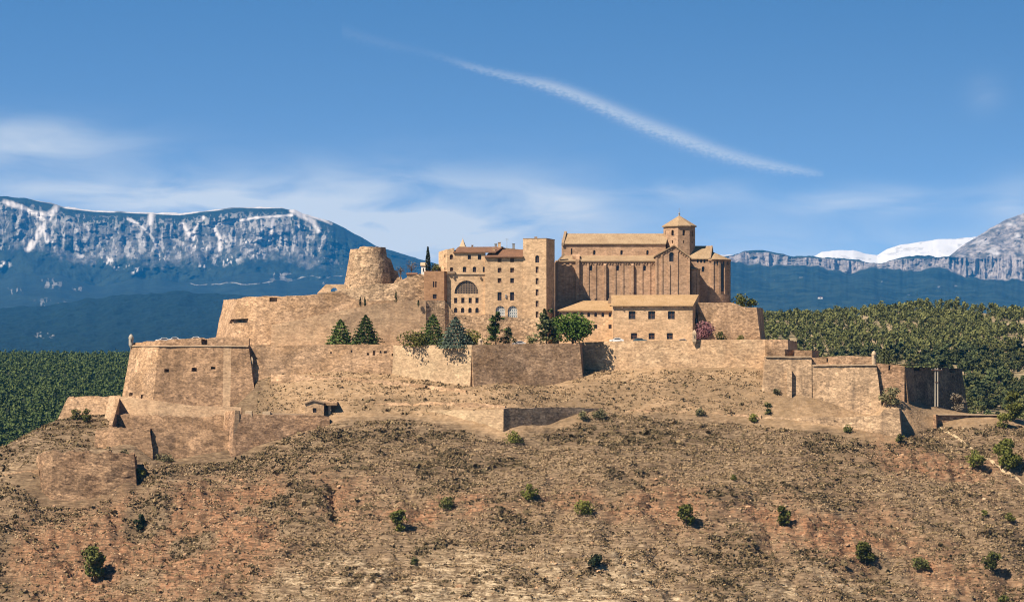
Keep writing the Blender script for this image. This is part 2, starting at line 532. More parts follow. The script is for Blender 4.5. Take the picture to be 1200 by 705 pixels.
# ---------------------------------------------------------------- terrain of the castle hill
CTRL_PX = [
 # near edge of the picture
 (-80,705,-94),(0,705,-100),(150,705,-112),(300,705,-121),(450,705,-127),(600,705,-130),(750,705,-128),(900,705,-121),(1050,705,-112),(1200,705,-101),(1280,705,-92),
 (0,650,-82),(150,650,-88),(300,640,-94),(450,635,-97),(600,630,-98),(750,630,-97),(900,635,-93),(1050,640,-88),(1200,645,-80),
 (20,605,-67),(180,600,-70),(300,580,-66),(420,570,-67),(600,565,-70),(780,560,-68),(930,565,-64),(1060,580,-62),(1200,600,-64),
 (230,560,-52),(330,540,-47),(450,520,-45),(700,525,-48),(850,530,-46),(980,545,-48),
 # feet of the lower walls
 (48,590,-56.5),(100,592,-58),(157,566,-56),(165,545,-46),(-30,585,-58),(40,575,-54),(0,548,-40),(-60,565,-42),
 (115,528,-34),(180,541,-35.5),(230,537,-34.5),(272,536,-36),(330,511,-31),(385,494,-27),(430,484,-26),(480,482,-27),(535,495,-34),(590,511,-40),(645,504,-30),(690,489,-23.5),(716,482,-18.5),
 (800,487,-23),(895,494,-24),(960,502,-29),(1010,508,-32),(1053,517,-33),
 # feet of the main walls, slopes between
 (297,451,-4),(345,440,-2),(385,436,-2),(455,441,-4),(510,450,-12),(553,456,-18),(600,453,-15),(678,449,-6),(720,436,1),(800,433,0),(890,434,-3),
 (330,470,-17),(430,465,-18),(520,474,-26),(600,476,-29),(650,474,-21),(640,464,-14),(760,456,-11),(850,458,-12),
 (300,482,-23),(380,478,-22),
 (897,461,-13),(930,464,-13.6),(970,472,-14.6),(1029,487,-17),
 (145,472,6),(185,482,-6),(284,484,-9),
 # western slope
 (65,493,0),(110,492,-4),(50,505,-14),(0,527,-24),(90,512,-22),(-60,560,-32),(60,528,-38),(110,526,-36),(155,520,-34),
 # eastern slope
 (1066,506,-26),(1078,495,-18),(1098,486,-10),(1062,471,-14),(1042,470,-17),(1137,485,8),(1150,486.5,0),(1180,487,-2),(1100,508,-19),(1130,493,-16),(1150,492,-15.5),(1180,492,-14.5),(1200,500,-16),(1142,550,-42),(1200,552,-44),(1260,570,-46),
]
CTRL_W = [  # x, Y, z where the photograph shows nothing
 (-75,20,98),(-60,40,104),(-30,30,103),(0,30,103),(30,30,103),(60,30,103),(-100,20,93),(75,25,97),(100,20,91),(125,25,86),
 (0,90,88),(-60,90,86),(60,90,84),(0,150,55),(-100,150,45),(100,150,45),(-125,45,76),(-150,20,68),(-170,-10,62),(150,30,74),(170,20,70),(170,70,52),(-170,70,44),
 (-280,0,28),(280,0,28),(-280,160,0),(280,160,0),(-280,-120,10),(280,-120,10),(0,-190,18),(-120,-185,12),(120,-185,12),(-220,-180,4),(220,-180,4),
 (0,-260,0),(-200,-260,-3),(200,-260,-3),(0,220,20),
]
_c = [tuple(P(*c)) for c in CTRL_PX] + CTRL_W
_c = np.array(_c)
def _tps(r2):
    return 0.5 * r2 * np.log(r2 + 1e-9)
def fit_surface(C, lam=.3):
    X = C[:, :2] / 100.0
    n = len(X)
    d2 = ((X[:, None, :] - X[None, :, :]) ** 2).sum(-1)
    A = np.zeros((n + 3, n + 3))
    A[:n, :n] = _tps(d2) + np.eye(n) * lam * 1e-3
    A[:n, n] = 1; A[:n, n + 1:] = X
    A[n, :n] = 1; A[n + 1:, :n] = X.T
    w = np.linalg.solve(A, np.concatenate([C[:, 2], np.zeros(3)]))
    def f(x, y):
        x = np.asarray(x, float) / 100.0; y = np.asarray(y, float) / 100.0
        sh = x.shape
        x = x.ravel(); y = y.ravel()
        out = np.empty(len(x))
        for i in range(0, len(x), 40000):
            xx, yy = x[i:i + 40000], y[i:i + 40000]
            r2 = (xx[:, None] - X[None, :, 0]) ** 2 + (yy[:, None] - X[None, :, 1]) ** 2
            out[i:i + 40000] = _tps(r2) @ w[:n] + w[n] + w[n + 1] * xx + w[n + 2] * yy
        return out.reshape(sh)
    return f
_base = fit_surface(_c)

def wgauss(x, Y, px, py, Yc, rx, ry):
    c = P(px, py, Yc)
    return np.exp(-((x - c.x) / rx) ** 2 - ((Y - Yc) / ry) ** 2)

def hill_masks(x, Y):
    n = fbm(x / 14, Y / 14, 11, 4)
    red = (1.2 * wgauss(x, Y, 250, 610, -75, 28, 18) + .8 * wgauss(x, Y, 330, 590, -70, 16, 12) + .8 * wgauss(x, Y, 600, 590, -78, 26, 6) + .7 * wgauss(x, Y, 520, 595, -80, 14, 5)
           + .7 * wgauss(x, Y, 1010, 630, -86, 22, 13) + .6 * wgauss(x, Y, 1090, 545, -44, 24, 16) + .5 * wgauss(x, Y, 200, 680, -105, 34, 16)
           + .55 * wgauss(x, Y, 60, 630, -82, 22, 18) + .35 * wgauss(x, Y, 760, 600, -80, 20, 12) + .4 * wgauss(x, Y, 1130, 680, -98, 26, 12) + .45 * wgauss(x, Y, 900, 600, -76, 30, 10))
    red = np.clip(red * sstep(.28, .58, n) * 1.7, 0, 1)
    n2 = .6 * fbm((x + .8 * Y) / 3.6, Y / 11, 23, 4) + .4 * fbm(x / 9, Y / 3.2, 29, 3)
    pale = (wgauss(x, Y, 470, 680, -116, 30, 11) + wgauss(x, Y, 610, 655, -108, 26, 7) + .9 * wgauss(x, Y, 620, 700, -128, 36, 7) + .6 * wgauss(x, Y, 380, 680, -110, 12, 9)
            + .75 * wgauss(x, Y, 740, 665, -112, 8, 14) + .6 * wgauss(x, Y, 1020, 690, -108, 26, 8) + .5 * wgauss(x, Y, 940, 690, -115, 10, 10))
    st = .5 + .5 * np.sin((x - .53 * Y) / 4.6 * 2 * math.pi + 5.0 * fbm(x / 14, Y / 14, 31, 3))
    streak = (wgauss(x, Y, 470, 675, -116, 27, 13) + .8 * wgauss(x, Y, 660, 690, -122, 22, 12) + .7 * wgauss(x, Y, 800, 690, -122, 30, 10)) * sstep(.45, .85, st) * sstep(.30, .55, fbm(x / 6, Y / 9, 39, 3))
    pale = np.clip(np.maximum(pale * sstep(.42, .54, n2) * 1.3, streak * 1.5), 0, 1)
    scrub = sstep(.42, .62, fbm(x / 18, Y / 11, 37, 4))
    scrub = np.clip(scrub + .8 * wgauss(x, Y, 430, 505, -38, 24, 8) + .9 * wgauss(x, Y, 760, 510, -36, 22, 12) + .5 * wgauss(x, Y, 340, 530, -44, 22, 8), 0, 1)
    scrub = scrub * (1 - .7 * red) * (1 - .75 * pale)
    return red, pale, scrub

def hill_z(x, Y, detail=True):
    z = _base(x, Y)
    z = np.maximum(z, -4.0)
    if not detail:
        return z
    front = sstep(-27, -44, Y)         # only the open slope gets strong relief, feet of walls stay put
    z = z + front * (fbm(x / 24, Y / 20, 3, 4) - .5) * 4.4 + front * (fbm(x / 5.5, Y / 4.2, 5, 4) - .5) * 1.3
    # gullies running down the slope
    g = np.abs(fbm(x / 21 + .02 * Y + .5 * fbm(x / 9, Y / 9, 53, 2), Y / 60, 51, 4) - .5)
    z = z - front * 2.2 * np.exp(-(g / .085) ** 2) * sstep(-45, -75, Y)
    red, pale, scrub = hill_masks(x, Y)
    # bedded rock breaks through as ledges
    step = 1.9
    w = z / step + (fbm(x / 12, Y / 12, 71, 3) - .5) * 1.4
    fr = w - np.floor(w)
    ledge = (sstep(.55, .95, fr) - fr) * step
    z = z + front * ledge * np.clip(red * .95 + pale * .55 + .10, 0, 1)
    w2 = z / 1.15 + (fbm(x / 15, Y / 15, 77, 3) - .5) * 2.2
    fr2 = w2 - np.floor(w2)
    z = z + front * (sstep(.5, .95, fr2) - fr2) * .55
    z = z + front * (.25 + red) * (1 - np.abs(2 * fbm(x / 4.5 + .03 * Y, Y / 15, 17, 3) - 1) - .7) * 1.5
    z = z + front * red * (fbm(x / 1.9, Y / 1.7, 9, 3) - .5) * 1.5
    z = z + (fbm(x / 2.3, Y / 2.3, 13, 2) - .5) * .35
    # ravine under the dark notch of the lowest western wall
    c = P(163, 580, -60)
    z = z - 2.5 * np.exp(-((x - c.x + .12 * (Y + 60)) / 3.2) ** 2) * sstep(-40, -52, Y) * sstep(-95, -72, Y)
    return z

def foot_row(px):
    return lerp_poly([(-100, 588), (0, 560), (40, 578), (46, 592), (100, 595), (156, 572), (170, 540), (180, 544), (272, 540), (330, 514), (385, 497), (430, 492), (480, 490), (540, 503), (590, 515), (645, 505), (690, 490), (722, 484), (895, 498), (960, 506), (1053, 520), (1058, 510), (1098, 500), (1180, 495), (1300, 520)], px)

def axis(segs):
    out = []
    for a, b, st in segs:
        out.extend(list(np.arange(a, b, st)))
    out.append(segs[-1][1])
    return np.array(out)

def build_hill():
    xs = axis([(-320, -185, 4.0), (-185, 185, 0.66), (185, 320, 4.0)])
    ys = axis([(-300, -140, 4.0), (-140, 12, 0.6), (12, 240, 3.5)])
    X, Yg = np.meshgrid(xs, ys)
    Z = hill_z(X, Yg)
    red, pale, scrub = hill_masks(X, Yg)
    ff = S * (D + Yg) / D
    bank = sstep(7, -7, HOR - (Z - ZC) / ff - foot_row(X / ff + 600) + (fbm(X / 8, Yg / 8, 19, 3) - .5) * 22) * sstep(-80, -55, Yg)
    bank = bank * sstep(-75, -68, X)
    nr, nc = X.shape
    V = np.stack([X.ravel(), Yg.ravel(), Z.ravel()], 1)
    idx = np.arange(nr * nc).reshape(nr, nc)
    F = np.stack([idx[:-1, :-1].ravel(), idx[:-1, 1:].ravel(), idx[1:, 1:].ravel(), idx[1:, :-1].ravel()], 1)
    cov = np.stack([red.ravel(), pale.ravel(), scrub.ravel(), bank.ravel()], 1)
    m, t, b = new_mat('hill_soil')
    g = N(t, 'ShaderNodeNewGeometry')
    pos = g.outputs['Position']
    at = N(t, 'ShaderNodeAttribute', attribute_name='cover')
    sp = N(t, 'ShaderNodeSeparateColor')
    LK(t, at.outputs['Color'], sp.inputs[0])
    n1 = noise_node(t, pos, .11, 6, .65)
    n2 = noise_node(t, scaled(t, pos, (.7, .7, 2.6)), .8, 5, .7)
    n3 = noise_node(t, pos, 2.2, 3, .7)
    n4 = noise_node(t, pos, .55, 5, .65)
    col = MIX(t, RAMP(t, n1, [(.38, 0.0), (.62, 1.0)]), HILL_A, HILL_B)
    col = MIX(t, RAMP(t, n4, [(.45, 0.0), (.6, 1.0)]), col, HILL_C)
    col = MIX(t, at.outputs['Alpha'], col, MIX(t, RAMP(t, n4, [(.42, 0.0), (.62, 1.0)]), BANK, (.27, .175, .095)))
    rc = MIX(t, RAMP(t, n2, [(.40, 0.0), (.6, 1.0)]), (.235, .112, .058), (.34, .185, .10))
    n7 = noise_node(t, scaled(t, pos, (1.0, .5, .22)), 1.0, 4, .65)
    rc = MIX(t, RAMP(t, n7, [(.38, .85), (.47, 0.0)]), rc, (.055, .032, .02))
    col = MIX(t, M(t, 'MULTIPLY', sp.outputs[0], M(t, 'MULTIPLY_ADD', RAMP(t, n4, [(.35, 0.0), (.55, 1.0)]), .6, .4)), col, rc)
    pc = MIX(t, RAMP(t, n2, [(.42, 0.0), (.58, 1.0)]), (.25, .18, .105), (.47, .365, .24))
    col = MIX(t, sp.outputs[1], col, pc)
    col = MIX(t, M(t, 'MULTIPLY', sp.outputs[2], .45), col, (.115, .08, .045))
    n5 = noise_node(t, scaled(t, pos, (.12, .12, 1.3)), 1.0, 6, .7)
    nb = M(t, 'MULTIPLY_ADD', at.outputs['Alpha'], -.8, 1.0)
    col = MIX(t, M(t, 'MULTIPLY', RAMP(t, n5, [(.46, 0.0), (.60, .55)]), nb), col, (.10, .066, .038))
    n6 = noise_node(t, scaled(t, pos, (.32, .32, 2.8)), 1.0, 4, .65)
    col = MIX(t, M(t, 'MULTIPLY', RAMP(t, n6, [(.52, 0.0), (.57, .7)]), nb), col, (.075, .048, .028))  # thin dark lines, ledge shading painted into the soil colour
    v = M(t, 'MULTIPLY', M(t, 'MULTIPLY_ADD', M(t, 'SUBTRACT', n2, .5), 1.2, 1.0), M(t, 'MULTIPLY_ADD', M(t, 'SUBTRACT', n3, .5), 1.1, 1.0))
    cv = N(t, 'ShaderNodeCombineXYZ')
    for i in range(3):
        LK(t, v, cv.inputs[i])
    LK(t, MIX(t, 1.0, col, cv.outputs[0], 'MULTIPLY'), b.inputs['Base Color'])
    bp = N(t, 'ShaderNodeBump')
    bp.inputs['Strength'].default_value = .7
    bp.inputs['Distance'].default_value = .8
    LK(t, M(t, 'ADD', n2, n4), bp.inputs['Height'])
    LK(t, bp.outputs[0], b.inputs['Normal'])
    o = np_mesh('hill_terrain', V, F, m, attr={'cover': cov}, smooth=True)
    tag(o, 'brown castle hill of dry grass, red rock ledges and pale banded soil', 'hill', kind='structure')
HILL_A, HILL_B, HILL_C = (.30, .215, .132), (.225, .157, .096), (.155, .107, .066)
BANK = (.36, .245, .145)
build_hill()

# hill under the camera and the valley sheet
def build_ground():
    m, t, b = new_mat('valley_ground')
    g = N(t, 'ShaderNodeNewGeometry')
    n1 = noise_node(t, g.outputs['Position'], .01, 8, .65)
    LK(t, MIX(t, RAMP(t, n1, [(.4, 0.0), (.6, 1.0)]), (.035, .055, .022), (.13, .11, .06)), b.inputs['Base Color'])
    r = np.linspace(0, 1, 60)
    ax = np.sign(np.linspace(-1, 1, 121)) * np.abs(np.linspace(-1, 1, 121)) ** 2.4 * 30000
    X, Yg = np.meshgrid(ax, ax - 300)
    Z = -1.0 + 99.3 * np.exp(-((X) / 150) ** 2 - ((Yg + D + 40) / 190) ** 2)
    nr, nc = X.shape
    idx = np.arange(nr * nc).reshape(nr, nc)
    F = np.stack([idx[:-1, :-1].ravel(), idx[:-1, 1:].ravel(), idx[1:, 1:].ravel(), idx[1:, :-1].ravel()], 1)
    o = np_mesh('ground', np.stack([X.ravel(), Yg.ravel(), Z.ravel()], 1), F, m, smooth=True)
    tag(o, 'wide valley floor reaching to the mountains', 'ground', kind='structure')
build_ground()

# ---------------------------------------------------------------- far relief: sheets swept along photo columns, each at its real distance
def relief(name, label, pxs, Yrows, pyfun, covfun, mat, dY=None, skirt=True, zoff=None):
    """pyfun(px array, t) -> row of the surface point seen there; Yrows(t) depth; dY adds folds in depth"""
    nt = len(Yrows[0])
    T, Ys = Yrows
    PX, TT = np.meshgrid(pxs, T)
    YY = np.interp(TT, T, Ys)
    if dY is not None:
        YY = YY + dY(PX, TT)
    PY = pyfun(PX, TT)
    f = (D + YY) / D
    X = (PX - 600) * S * f
    Z = ZC + (HOR - PY) * S * f
    if zoff is not None:
        Z = Z + zoff(X, YY, TT)
    nr, nc = X.shape
    idx = np.arange(nr * nc).reshape(nr, nc)
    F = np.stack([idx[:-1, :-1].ravel(), idx[:-1, 1:].ravel(), idx[1:, 1:].ravel(), idx[1:, :-1].ravel()], 1)
    V = np.stack([X.ravel(), YY.ravel(), Z.ravel()], 1)
    cov = covfun(PX, PY, TT)
    # back slope so that the relief is a body, not a card
    B = np.stack([X[-1] * 1.25, YY[-1] + (YY[-1] - YY[0]).mean() * .9, np.full(nc, -20.0)], 1)
    F2 = np.stack([idx[-1, :-1], idx[-1, 1:], nr * nc + np.arange(1, nc), nr * nc + np.arange(nc - 1)], 1)
    V = np.concatenate([V, B]); F = np.concatenate([F, F2])
    C4 = np.concatenate([np.stack([c.ravel() for c in cov] + [np.ones(nr * nc)], 1), np.zeros((nc, 4))])
    o = np_mesh(name, V, F, mat, attr={'cover': C4}, smooth=True)
    tag(o, label, 'mountain' if 'mountain' in name or 'peak' in name else 'hill', kind='structure')
    return o

def relief_mat(name, forest_a, forest_b, rock_a, rock_b, snow, scale):
    m, t, b = new_mat(name)
    g = N(t, 'ShaderNodeNewGeometry')
    pos = g.outputs['Position']
    at = N(t, 'ShaderNodeAttribute', attribute_name='cover')
    sp = N(t, 'ShaderNodeSeparateColor')
    LK(t, at.outputs['Color'], sp.inputs[0])
    n1 = noise_node(t, pos, scale, 8, .7)
    n2 = noise_node(t, scaled(t, pos, (1, .6, .35)), scale * 3, 6, .7)
    fc = MIX(t, RAMP(t, n1, [(.42, 0.0), (.6, 1.0)]), forest_a, forest_b)
    rc = MIX(t, RAMP(t, n2, [(.42, 0.0), (.6, 1.0)]), rock_a, rock_b)
    col = MIX(t, RAMP(t, M(t, 'ADD', sp.outputs[1], M(t, 'MULTIPLY', M(t, 'SUBTRACT', n2, .5), .5)), [(.28, 0.0), (.8, 1.0)]), fc, rc)
    col = MIX(t, RAMP(t, M(t, 'ADD', sp.outputs[0], M(t, 'MULTIPLY', M(t, 'SUBTRACT', n2, .5), .5)), [(.28, 0.0), (.85, 1.0)]), col, snow)
    LK(t, col, b.inputs['Base Color'])
    return m

# western massif
RIDGE_W = [(-400,215),(-200,222),(-60,226),(0,229),(30,232),(60,238),(75,243),(110,247),(160,249),(210,251),(240,247),(280,243),(330,243),(345,246),(355,251),(385,259),(410,270),(440,287),(470,297),(500,306),(540,318),(600,330),(700,340),(860,352)]
def build_west_massif():
    pxs = np.concatenate([np.arange(-900, -120, 4.0), np.arange(-120, 560, 0.9), np.arange(560, 860, 4.0)])
    T = np.concatenate([np.linspace(0, .42, 60), np.linspace(.425, 1, 150)])
    Ys = np.interp(T, [0, .42, .62, .9, 1.0], [15000, 18300, 18800, 19250, 19700])
    def pyf(px, t):
        ridge = lerp_poly(RIDGE_W, px) + (fbm(px / 22, 0 * px, 5, 4) - .5) * 4
        base = 362.0 + 0 * px
        mid = np.minimum(325 + (fbm(px / 60, 0 * px, 8, 3) - .5) * 26, 300 + 0 * px + (base - 300) * .7)
        mid = np.maximum(mid, ridge + 8)
        a = np.clip(t / .42, 0, 1)
        b2 = np.clip((t - .42) / .58, 0, 1)
        return np.where(t < .42, base + (mid - base) * a, mid + (ridge - mid) * (b2 ** .9))
    def folds(px, t):
        up = sstep(.40, .7, t) * sstep(1.02, .93, t)
        flute = (1 - np.abs(2 * fbm(px / 13, t * 2.2, 41, 4) - 1)) - .6
        return up * flute * 130 + (fbm(px / 45, t * 5, 43, 5) - .5) * 420 * sstep(0, .15, t) * sstep(1.0, .9, t) + (fbm(px / 9, t * 26, 47, 3) - .5) * 60 * sstep(1.0, .9, t)
    gul = [([(5,236),(25,243),(40,250),(52,258)],4),([(66,243),(58,256),(50,264),(45,275),(38,285),(33,292)],4.5),([(40,250),(56,252),(66,246)],4.5),([(50,264),(54,275),(56,283)],3.5),
           ([(150,256),(165,264),(175,274),(182,284),(186,300)],2.4),([(178,252),(175,262)],5),([(214,262),(222,275)],3.5),([(238,255),(228,268),(226,280)],3),([(252,268),(258,280),(258,294)],3),
           ([(250,264),(275,259),(300,255),(330,253),(342,252)],2.0),([(320,257),(318,270),(315,285)],2.6),([(306,258),(307,272)],1.5),([(342,246),(352,252),(368,260),(372,270)],4),
           ([(355,250),(380,258),(388,262)],2.5)]
    fans = [(125,305,14),(143,312,12),(160,317,10),(190,302,10),(60,332,22),(18,340,16),(92,338,10),(5,310,9),(228,288,9),(240,290,9),(262,284,9),(275,282,7),(288,283,8),(298,284,8),(308,281,9),(327,280,9),(340,278,8),(348,266,6),(60,283,5),(5,290,8),(95,300,6),(330,326,18),(322,331,12),(265,304,20),(300,298,16),(240,312,10),(390,338,14),(380,330,8),(140,360,20),(60,356,30)]
    def cov(px, py, t):
        n = fbm(px / 5.0, py / 9.0, 61, 4)
        nf = fbm(px / 2.2, py / 4.0, 67, 3)
        ridge = lerp_poly(RIDGE_W, px)
        d = py - ridge
        snow = sstep(2.0, .5, d) * sstep(395, 350, px) * sstep(20, 60, px) * (.35 + .9 * vnoise(px / 14, 0 * px, 73))
        streak = sstep(.535, .63, fbm(px / 3.4, py / 7.5, 71, 4)) * sstep(4, 12, d) * sstep(72, 45, d) * sstep(440, 370, px)
        snow = np.maximum(snow, streak * .5)
        up = sstep(0, 8, d) * sstep(30, 16, d) * sstep(.46, .58, nf) * sstep(430, 360, px)
        snow = np.maximum(snow, up * .45)
        for pl, w in gul:
            dm = np.full(px.shape, 1e9)
            for (x0, y0), (x1, y1) in zip(pl[:-1], pl[1:]):
                L2 = (x1 - x0) ** 2 + (y1 - y0) ** 2
                q = np.clip(((px - x0) * (x1 - x0) + (py - y0) * (y1 - y0)) / L2, 0, 1)
                dm = np.minimum(dm, np.hypot(px - x0 - q * (x1 - x0), py - y0 - q * (y1 - y0)))
            snow = np.maximum(snow, np.exp(-(dm / w) ** 2) * (.45 + .9 * n))
        for fx, fy, r in fans:
            e = np.exp(-((px - fx) / r) ** 2 - ((py - fy) / (r * .33 + 2)) ** 2)
            snow = np.maximum(snow, e * sstep(.42, .6, .5 * n + .5 * nf) * np.where(py > 322, .5, .9))
        # clearings lower down
        yl = 333 + (fbm(px / 18, 0 * px, 75, 3) - .5) * 5 - (px - 200) * .012 - np.clip(px - 300, 0, 60) * .11
        road = np.exp(-((py - yl) / 1.1) ** 2) * sstep(205, 225, px) * sstep(410, 395, px) * (.15 + .6 * n)
        snow = np.maximum(snow, road)
        rock = sstep(8, 20, d) * sstep(80, 50, d) * sstep(430, 350, px) * (.25 + .5 * n)
        return [np.clip(snow, 0, 1), np.clip(rock, 0, 1), n]
    mat = relief_mat('west_massif', (.010, .018, .014), (.020, .032, .022), (.10, .095, .09), (.24, .225, .21), (.50, .465, .43), .006)
    relief('mountain', 'long western mountain ridge streaked with snow gullies and dark forest', pxs, (T, Ys), pyf, cov, mat, dY=folds)
build_west_massif()

# eastern massif with its cliff band
RIDGE_E = [(500,330),(640,318),(760,306),(800,302),(840,301),(857,299),(872,294),(885,293),(900,294),(915,298),(930,300),(948,300.5),(960,301.5),(985,303),(1000,304),(1015,307),(1030,309),(1050,303),(1075,299),(1100,301),(1112,300),(1122,292),(1140,280),(1160,267),(1180,257),(1200,249),(1240,238),(1300,230),(1500,235)]
CLIFF_B = [(500,350),(640,330),(800,312),(857,307),(880,309),(900,311),(930,309),(960,313),(985,318),(1000,318),(1030,312),(1070,316),(1100,313),(1115,318),(1130,324),(1150,326),(1200,328),(1300,332),(1500,335)]
CLIFF_T = [(500,340),(640,322),(800,304),(857,300),(872,295),(900,296),(930,301),(1000,305),(1030,308),(1050,304),(1100,302),(1118,302),(1150,304),(1200,303),(1300,306),(1500,310)]
def build_east_massif():
    pxs = np.concatenate([np.arange(500, 800, 4.0), np.arange(800, 1300, 0.9), np.arange(1300, 2000, 4.0)])
    T = np.concatenate([np.linspace(0, .5, 60), np.linspace(.505, .72, 70), np.linspace(.725, 1, 70)])
    Ys = np.interp(T, [0, .5, .72, 1.0], [12800, 17200, 17420, 18500])
    def pyf(px, t):
        ridge = lerp_poly(RIDGE_E, px) + (fbm(px / 9, 0 * px, 15, 4) - .5) * 3
        cb = lerp_poly(CLIFF_B, px) + (fbm(px / 12, 0 * px, 18, 3) - .5) * 6
        ct = np.maximum(lerp_poly(CLIFF_T, px) + (fbm(px / 10, 0 * px, 19, 3) - .5) * 3, ridge + .7)
        cb = np.maximum(cb, ct + 2)
        a = np.clip(t / .5, 0, 1); b2 = np.clip((t - .5) / .22, 0, 1); c = np.clip((t - .72) / .28, 0, 1)
        und = (fbm(px / 50, t * 3, 25, 4) - .5) * 16 * np.sin(a * math.pi)
        low = 372 + (cb - 372) * a ** .9 + und
        return np.where(t < .5, low, np.where(t < .72, cb + (ct - cb) * b2, ct + (ridge - ct) * c))
    def folds(px, t):
        cl = sstep(.47, .52, t) * sstep(.78, .70, t)
        fl = (1 - np.abs(2 * fbm(px / 11, t * .8, 81, 4) - 1)) - .6
        return cl * fl * 300 + (fbm(px / 30, t * 8, 83, 5) - .5) * 450 * sstep(0, .12, t) * sstep(1.0, .9, t) * (1 - cl) + (fbm(px / 6, t * 20, 85, 3) - .5) * 70 * sstep(1.0, .93, t)
    def cov(px, py, t):
        n = fbm(px / 4.0, py / 9.0, 91, 4)
        n2 = fbm(px / 6.0, py / 3.0, 93, 4)
        cl = sstep(.475, .51, t) * sstep(.80, .72, t)
        rock = cl * (.35 + .8 * n)
        big = sstep(1100, 1125, px) * sstep(.70, .76, t)
        rock = np.maximum(rock, big * (.35 + .7 * n2))
        snow = big * sstep(.48, .66, n2) * .42
        for fx, fy, rx, ry in ((1165, 296, 9, 7), (1150, 284, 12, 5), (1192, 276, 5, 5), (1185, 262, 8, 4)):
            snow = np.maximum(snow, np.exp(-((px - fx) / rx) ** 2 - ((py - fy) / ry) ** 2) * (.35 + .8 * n2))
        for fx, fy, rx, ry in ((962, 348, 4, 1.2), (940, 325, 14, 1.6), (1035, 330, 10, 2), (1100, 336, 7, 2.2), (1120, 335, 4, 2), (1065, 345, 5, 1.2), (905, 328, 16, 1.3), (1190, 335, 8, 1.5)):
            snow = np.maximum(snow, np.exp(-((px - fx) / rx) ** 2 - ((py - fy) / ry) ** 2) * sstep(.4, .6, n) * .45)
        return [np.clip(snow, 0, 1), np.clip(rock, 0, 1), n]
    mat = relief_mat('east_massif', (.006, .014, .010), (.026, .042, .030), (.13, .12, .118), (.30, .265, .245), (.42, .40, .39), .006)
    relief('mountain', 'eastern mountain with a long band of grey cliffs above blue forest', pxs, (T, Ys), pyf, cov, mat, dY=folds)
build_east_massif()

def build_snow_peak():
    pts = [(820,300),(845,298.5),(856,298),(880,303),(940,302),(955,300),(963,295),(985,293.5),(1000,293),(1012,297),(1028,299),(1040,292),(1055,287),(1080,283),(1100,280),(1120,280),(1143,277),(1160,283),(1200,290),(1300,310)]
    pxs = np.arange(800, 1300, 1.2)
    T = np.linspace(0, 1, 60)
    Ys = np.interp(T, [0, 1], [21500, 25000])
    def pyf(px, t):
        r = lerp_poly(pts, px) + (fbm(px / 12, 0 * px, 33, 3) - .5) * 1.5
        return 330 + (r - 330) * t
    def cov(px, py, t):
        n = fbm(px / 9, py / 3, 95, 4)
        bare = sstep(.62, .7, n) * sstep(.5, .95, t)
        return [1 - bare * .55, bare, n]
    mat = relief_mat('snow_peak', (.03, .04, .04), (.05, .06, .06), (.3, .28, .25), (.5, .46, .42), (.62, .60, .57), .005)
    relief('snowy_peak', 'bright snow covered peaks showing behind the eastern cliffs', pxs, (T, Ys), pyf, cov, mat,
           dY=lambda px, t: (fbm(px / 25, t * 4, 97, 4) - .5) * 350 * sstep(1, .8, t))
build_snow_peak()

def build_mid_hill():
    top = [(-300,352),(-60,362),(60,358),(110,350),(180,342),(230,342),(290,346),(350,352),(430,358),(520,364),(700,372),(900,384)]
    pxs = np.concatenate([np.arange(-900, -120, 4.0), np.arange(-120, 460, 1.2), np.arange(460, 900, 4.0)])
    T = np.linspace(0, 1, 110)
    Ys = np.interp(T, [0, 1], [7600, 12000])
    def pyf(px, t):
        r = lerp_poly(top, px) + (fbm(px / 30, 0 * px, 34, 4) - .5) * 5
        return 424 + (r - 424) * t ** .9
    def dy(px, t):
        return (fbm(px / 26, t * 6, 35, 5) - .5) * 420 * sstep(0, .1, t) * sstep(1, .92, t)
    def cov(px, py, t):
        n = fbm(px / 5, py / 2.5, 36, 4)
        dots = np.exp(-((px - 52) / 13) ** 2 - ((py - 393) / 4) ** 2) * sstep(.5, .6, fbm(px / 2.0, py / 1.2, 38, 2))
        return [dots * .8, dots * .6, n]
    mat = relief_mat('wooded_hill', (.003, .010, .010), (.009, .022, .019), (.06, .07, .07), (.25, .22, .18), (.5, .47, .42), .02)
    relief('wooded_hill', 'dark wooded ridge between the western plain and the mountain', pxs, (T, Ys), pyf, cov, mat, dY=dy,
           zoff=lambda x, y, t: (vnoise(x / 22, y / 40, 44) + vnoise(x / 50, y / 80, 45) - 1) * 7)
build_mid_hill()

# ---------------------------------------------------------------- woods on the nearer ground
def sheet(name, label, px0, px1, rows, mat, amp):
    """rows: list of (Y, py) for the centre line; returns height function"""
    Yr = np.array([r[0] for r in rows], float)
    zr = np.array([ZC + (HOR - r[1]) * S * (D + r[0]) / D for r in rows])
    def hz(x, Y):
        z = np.interp(Y, Yr, zr)
        return z + amp(x, Y)
    ys = np.linspace(Yr[0], Yr[-1], 140)
    us = np.linspace(px0, px1, 160)
    U, Yg = np.meshgrid(us, ys)
    X = (U - 600) * S * (D + Yg) / D
    Z = hz(X, Yg)
    nr, nc = X.shape
    idx = np.arange(nr * nc).reshape(nr, nc)
    F = np.stack([idx[:-1, :-1].ravel(), idx[:-1, 1:].ravel(), idx[1:, 1:].ravel(), idx[1:, :-1].ravel()], 1)
    o = np_mesh(name, np.stack([X.ravel(), Yg.ravel(), Z.ravel()], 1), F, mat, smooth=True)
    tag(o, label, 'hill', kind='structure')
    return hz

def soil(name, a, b, sc):
    m, t, bs = new_mat(name)
    g = N(t, 'ShaderNodeNewGeometry')
    n1 = noise_node(t, g.outputs['Position'], sc, 7, .7)
    LK(t, MIX(t, RAMP(t, n1, [(.4, 0.0), (.6, 1.0)]), a, b), bs.inputs['Base Color'])
    return m

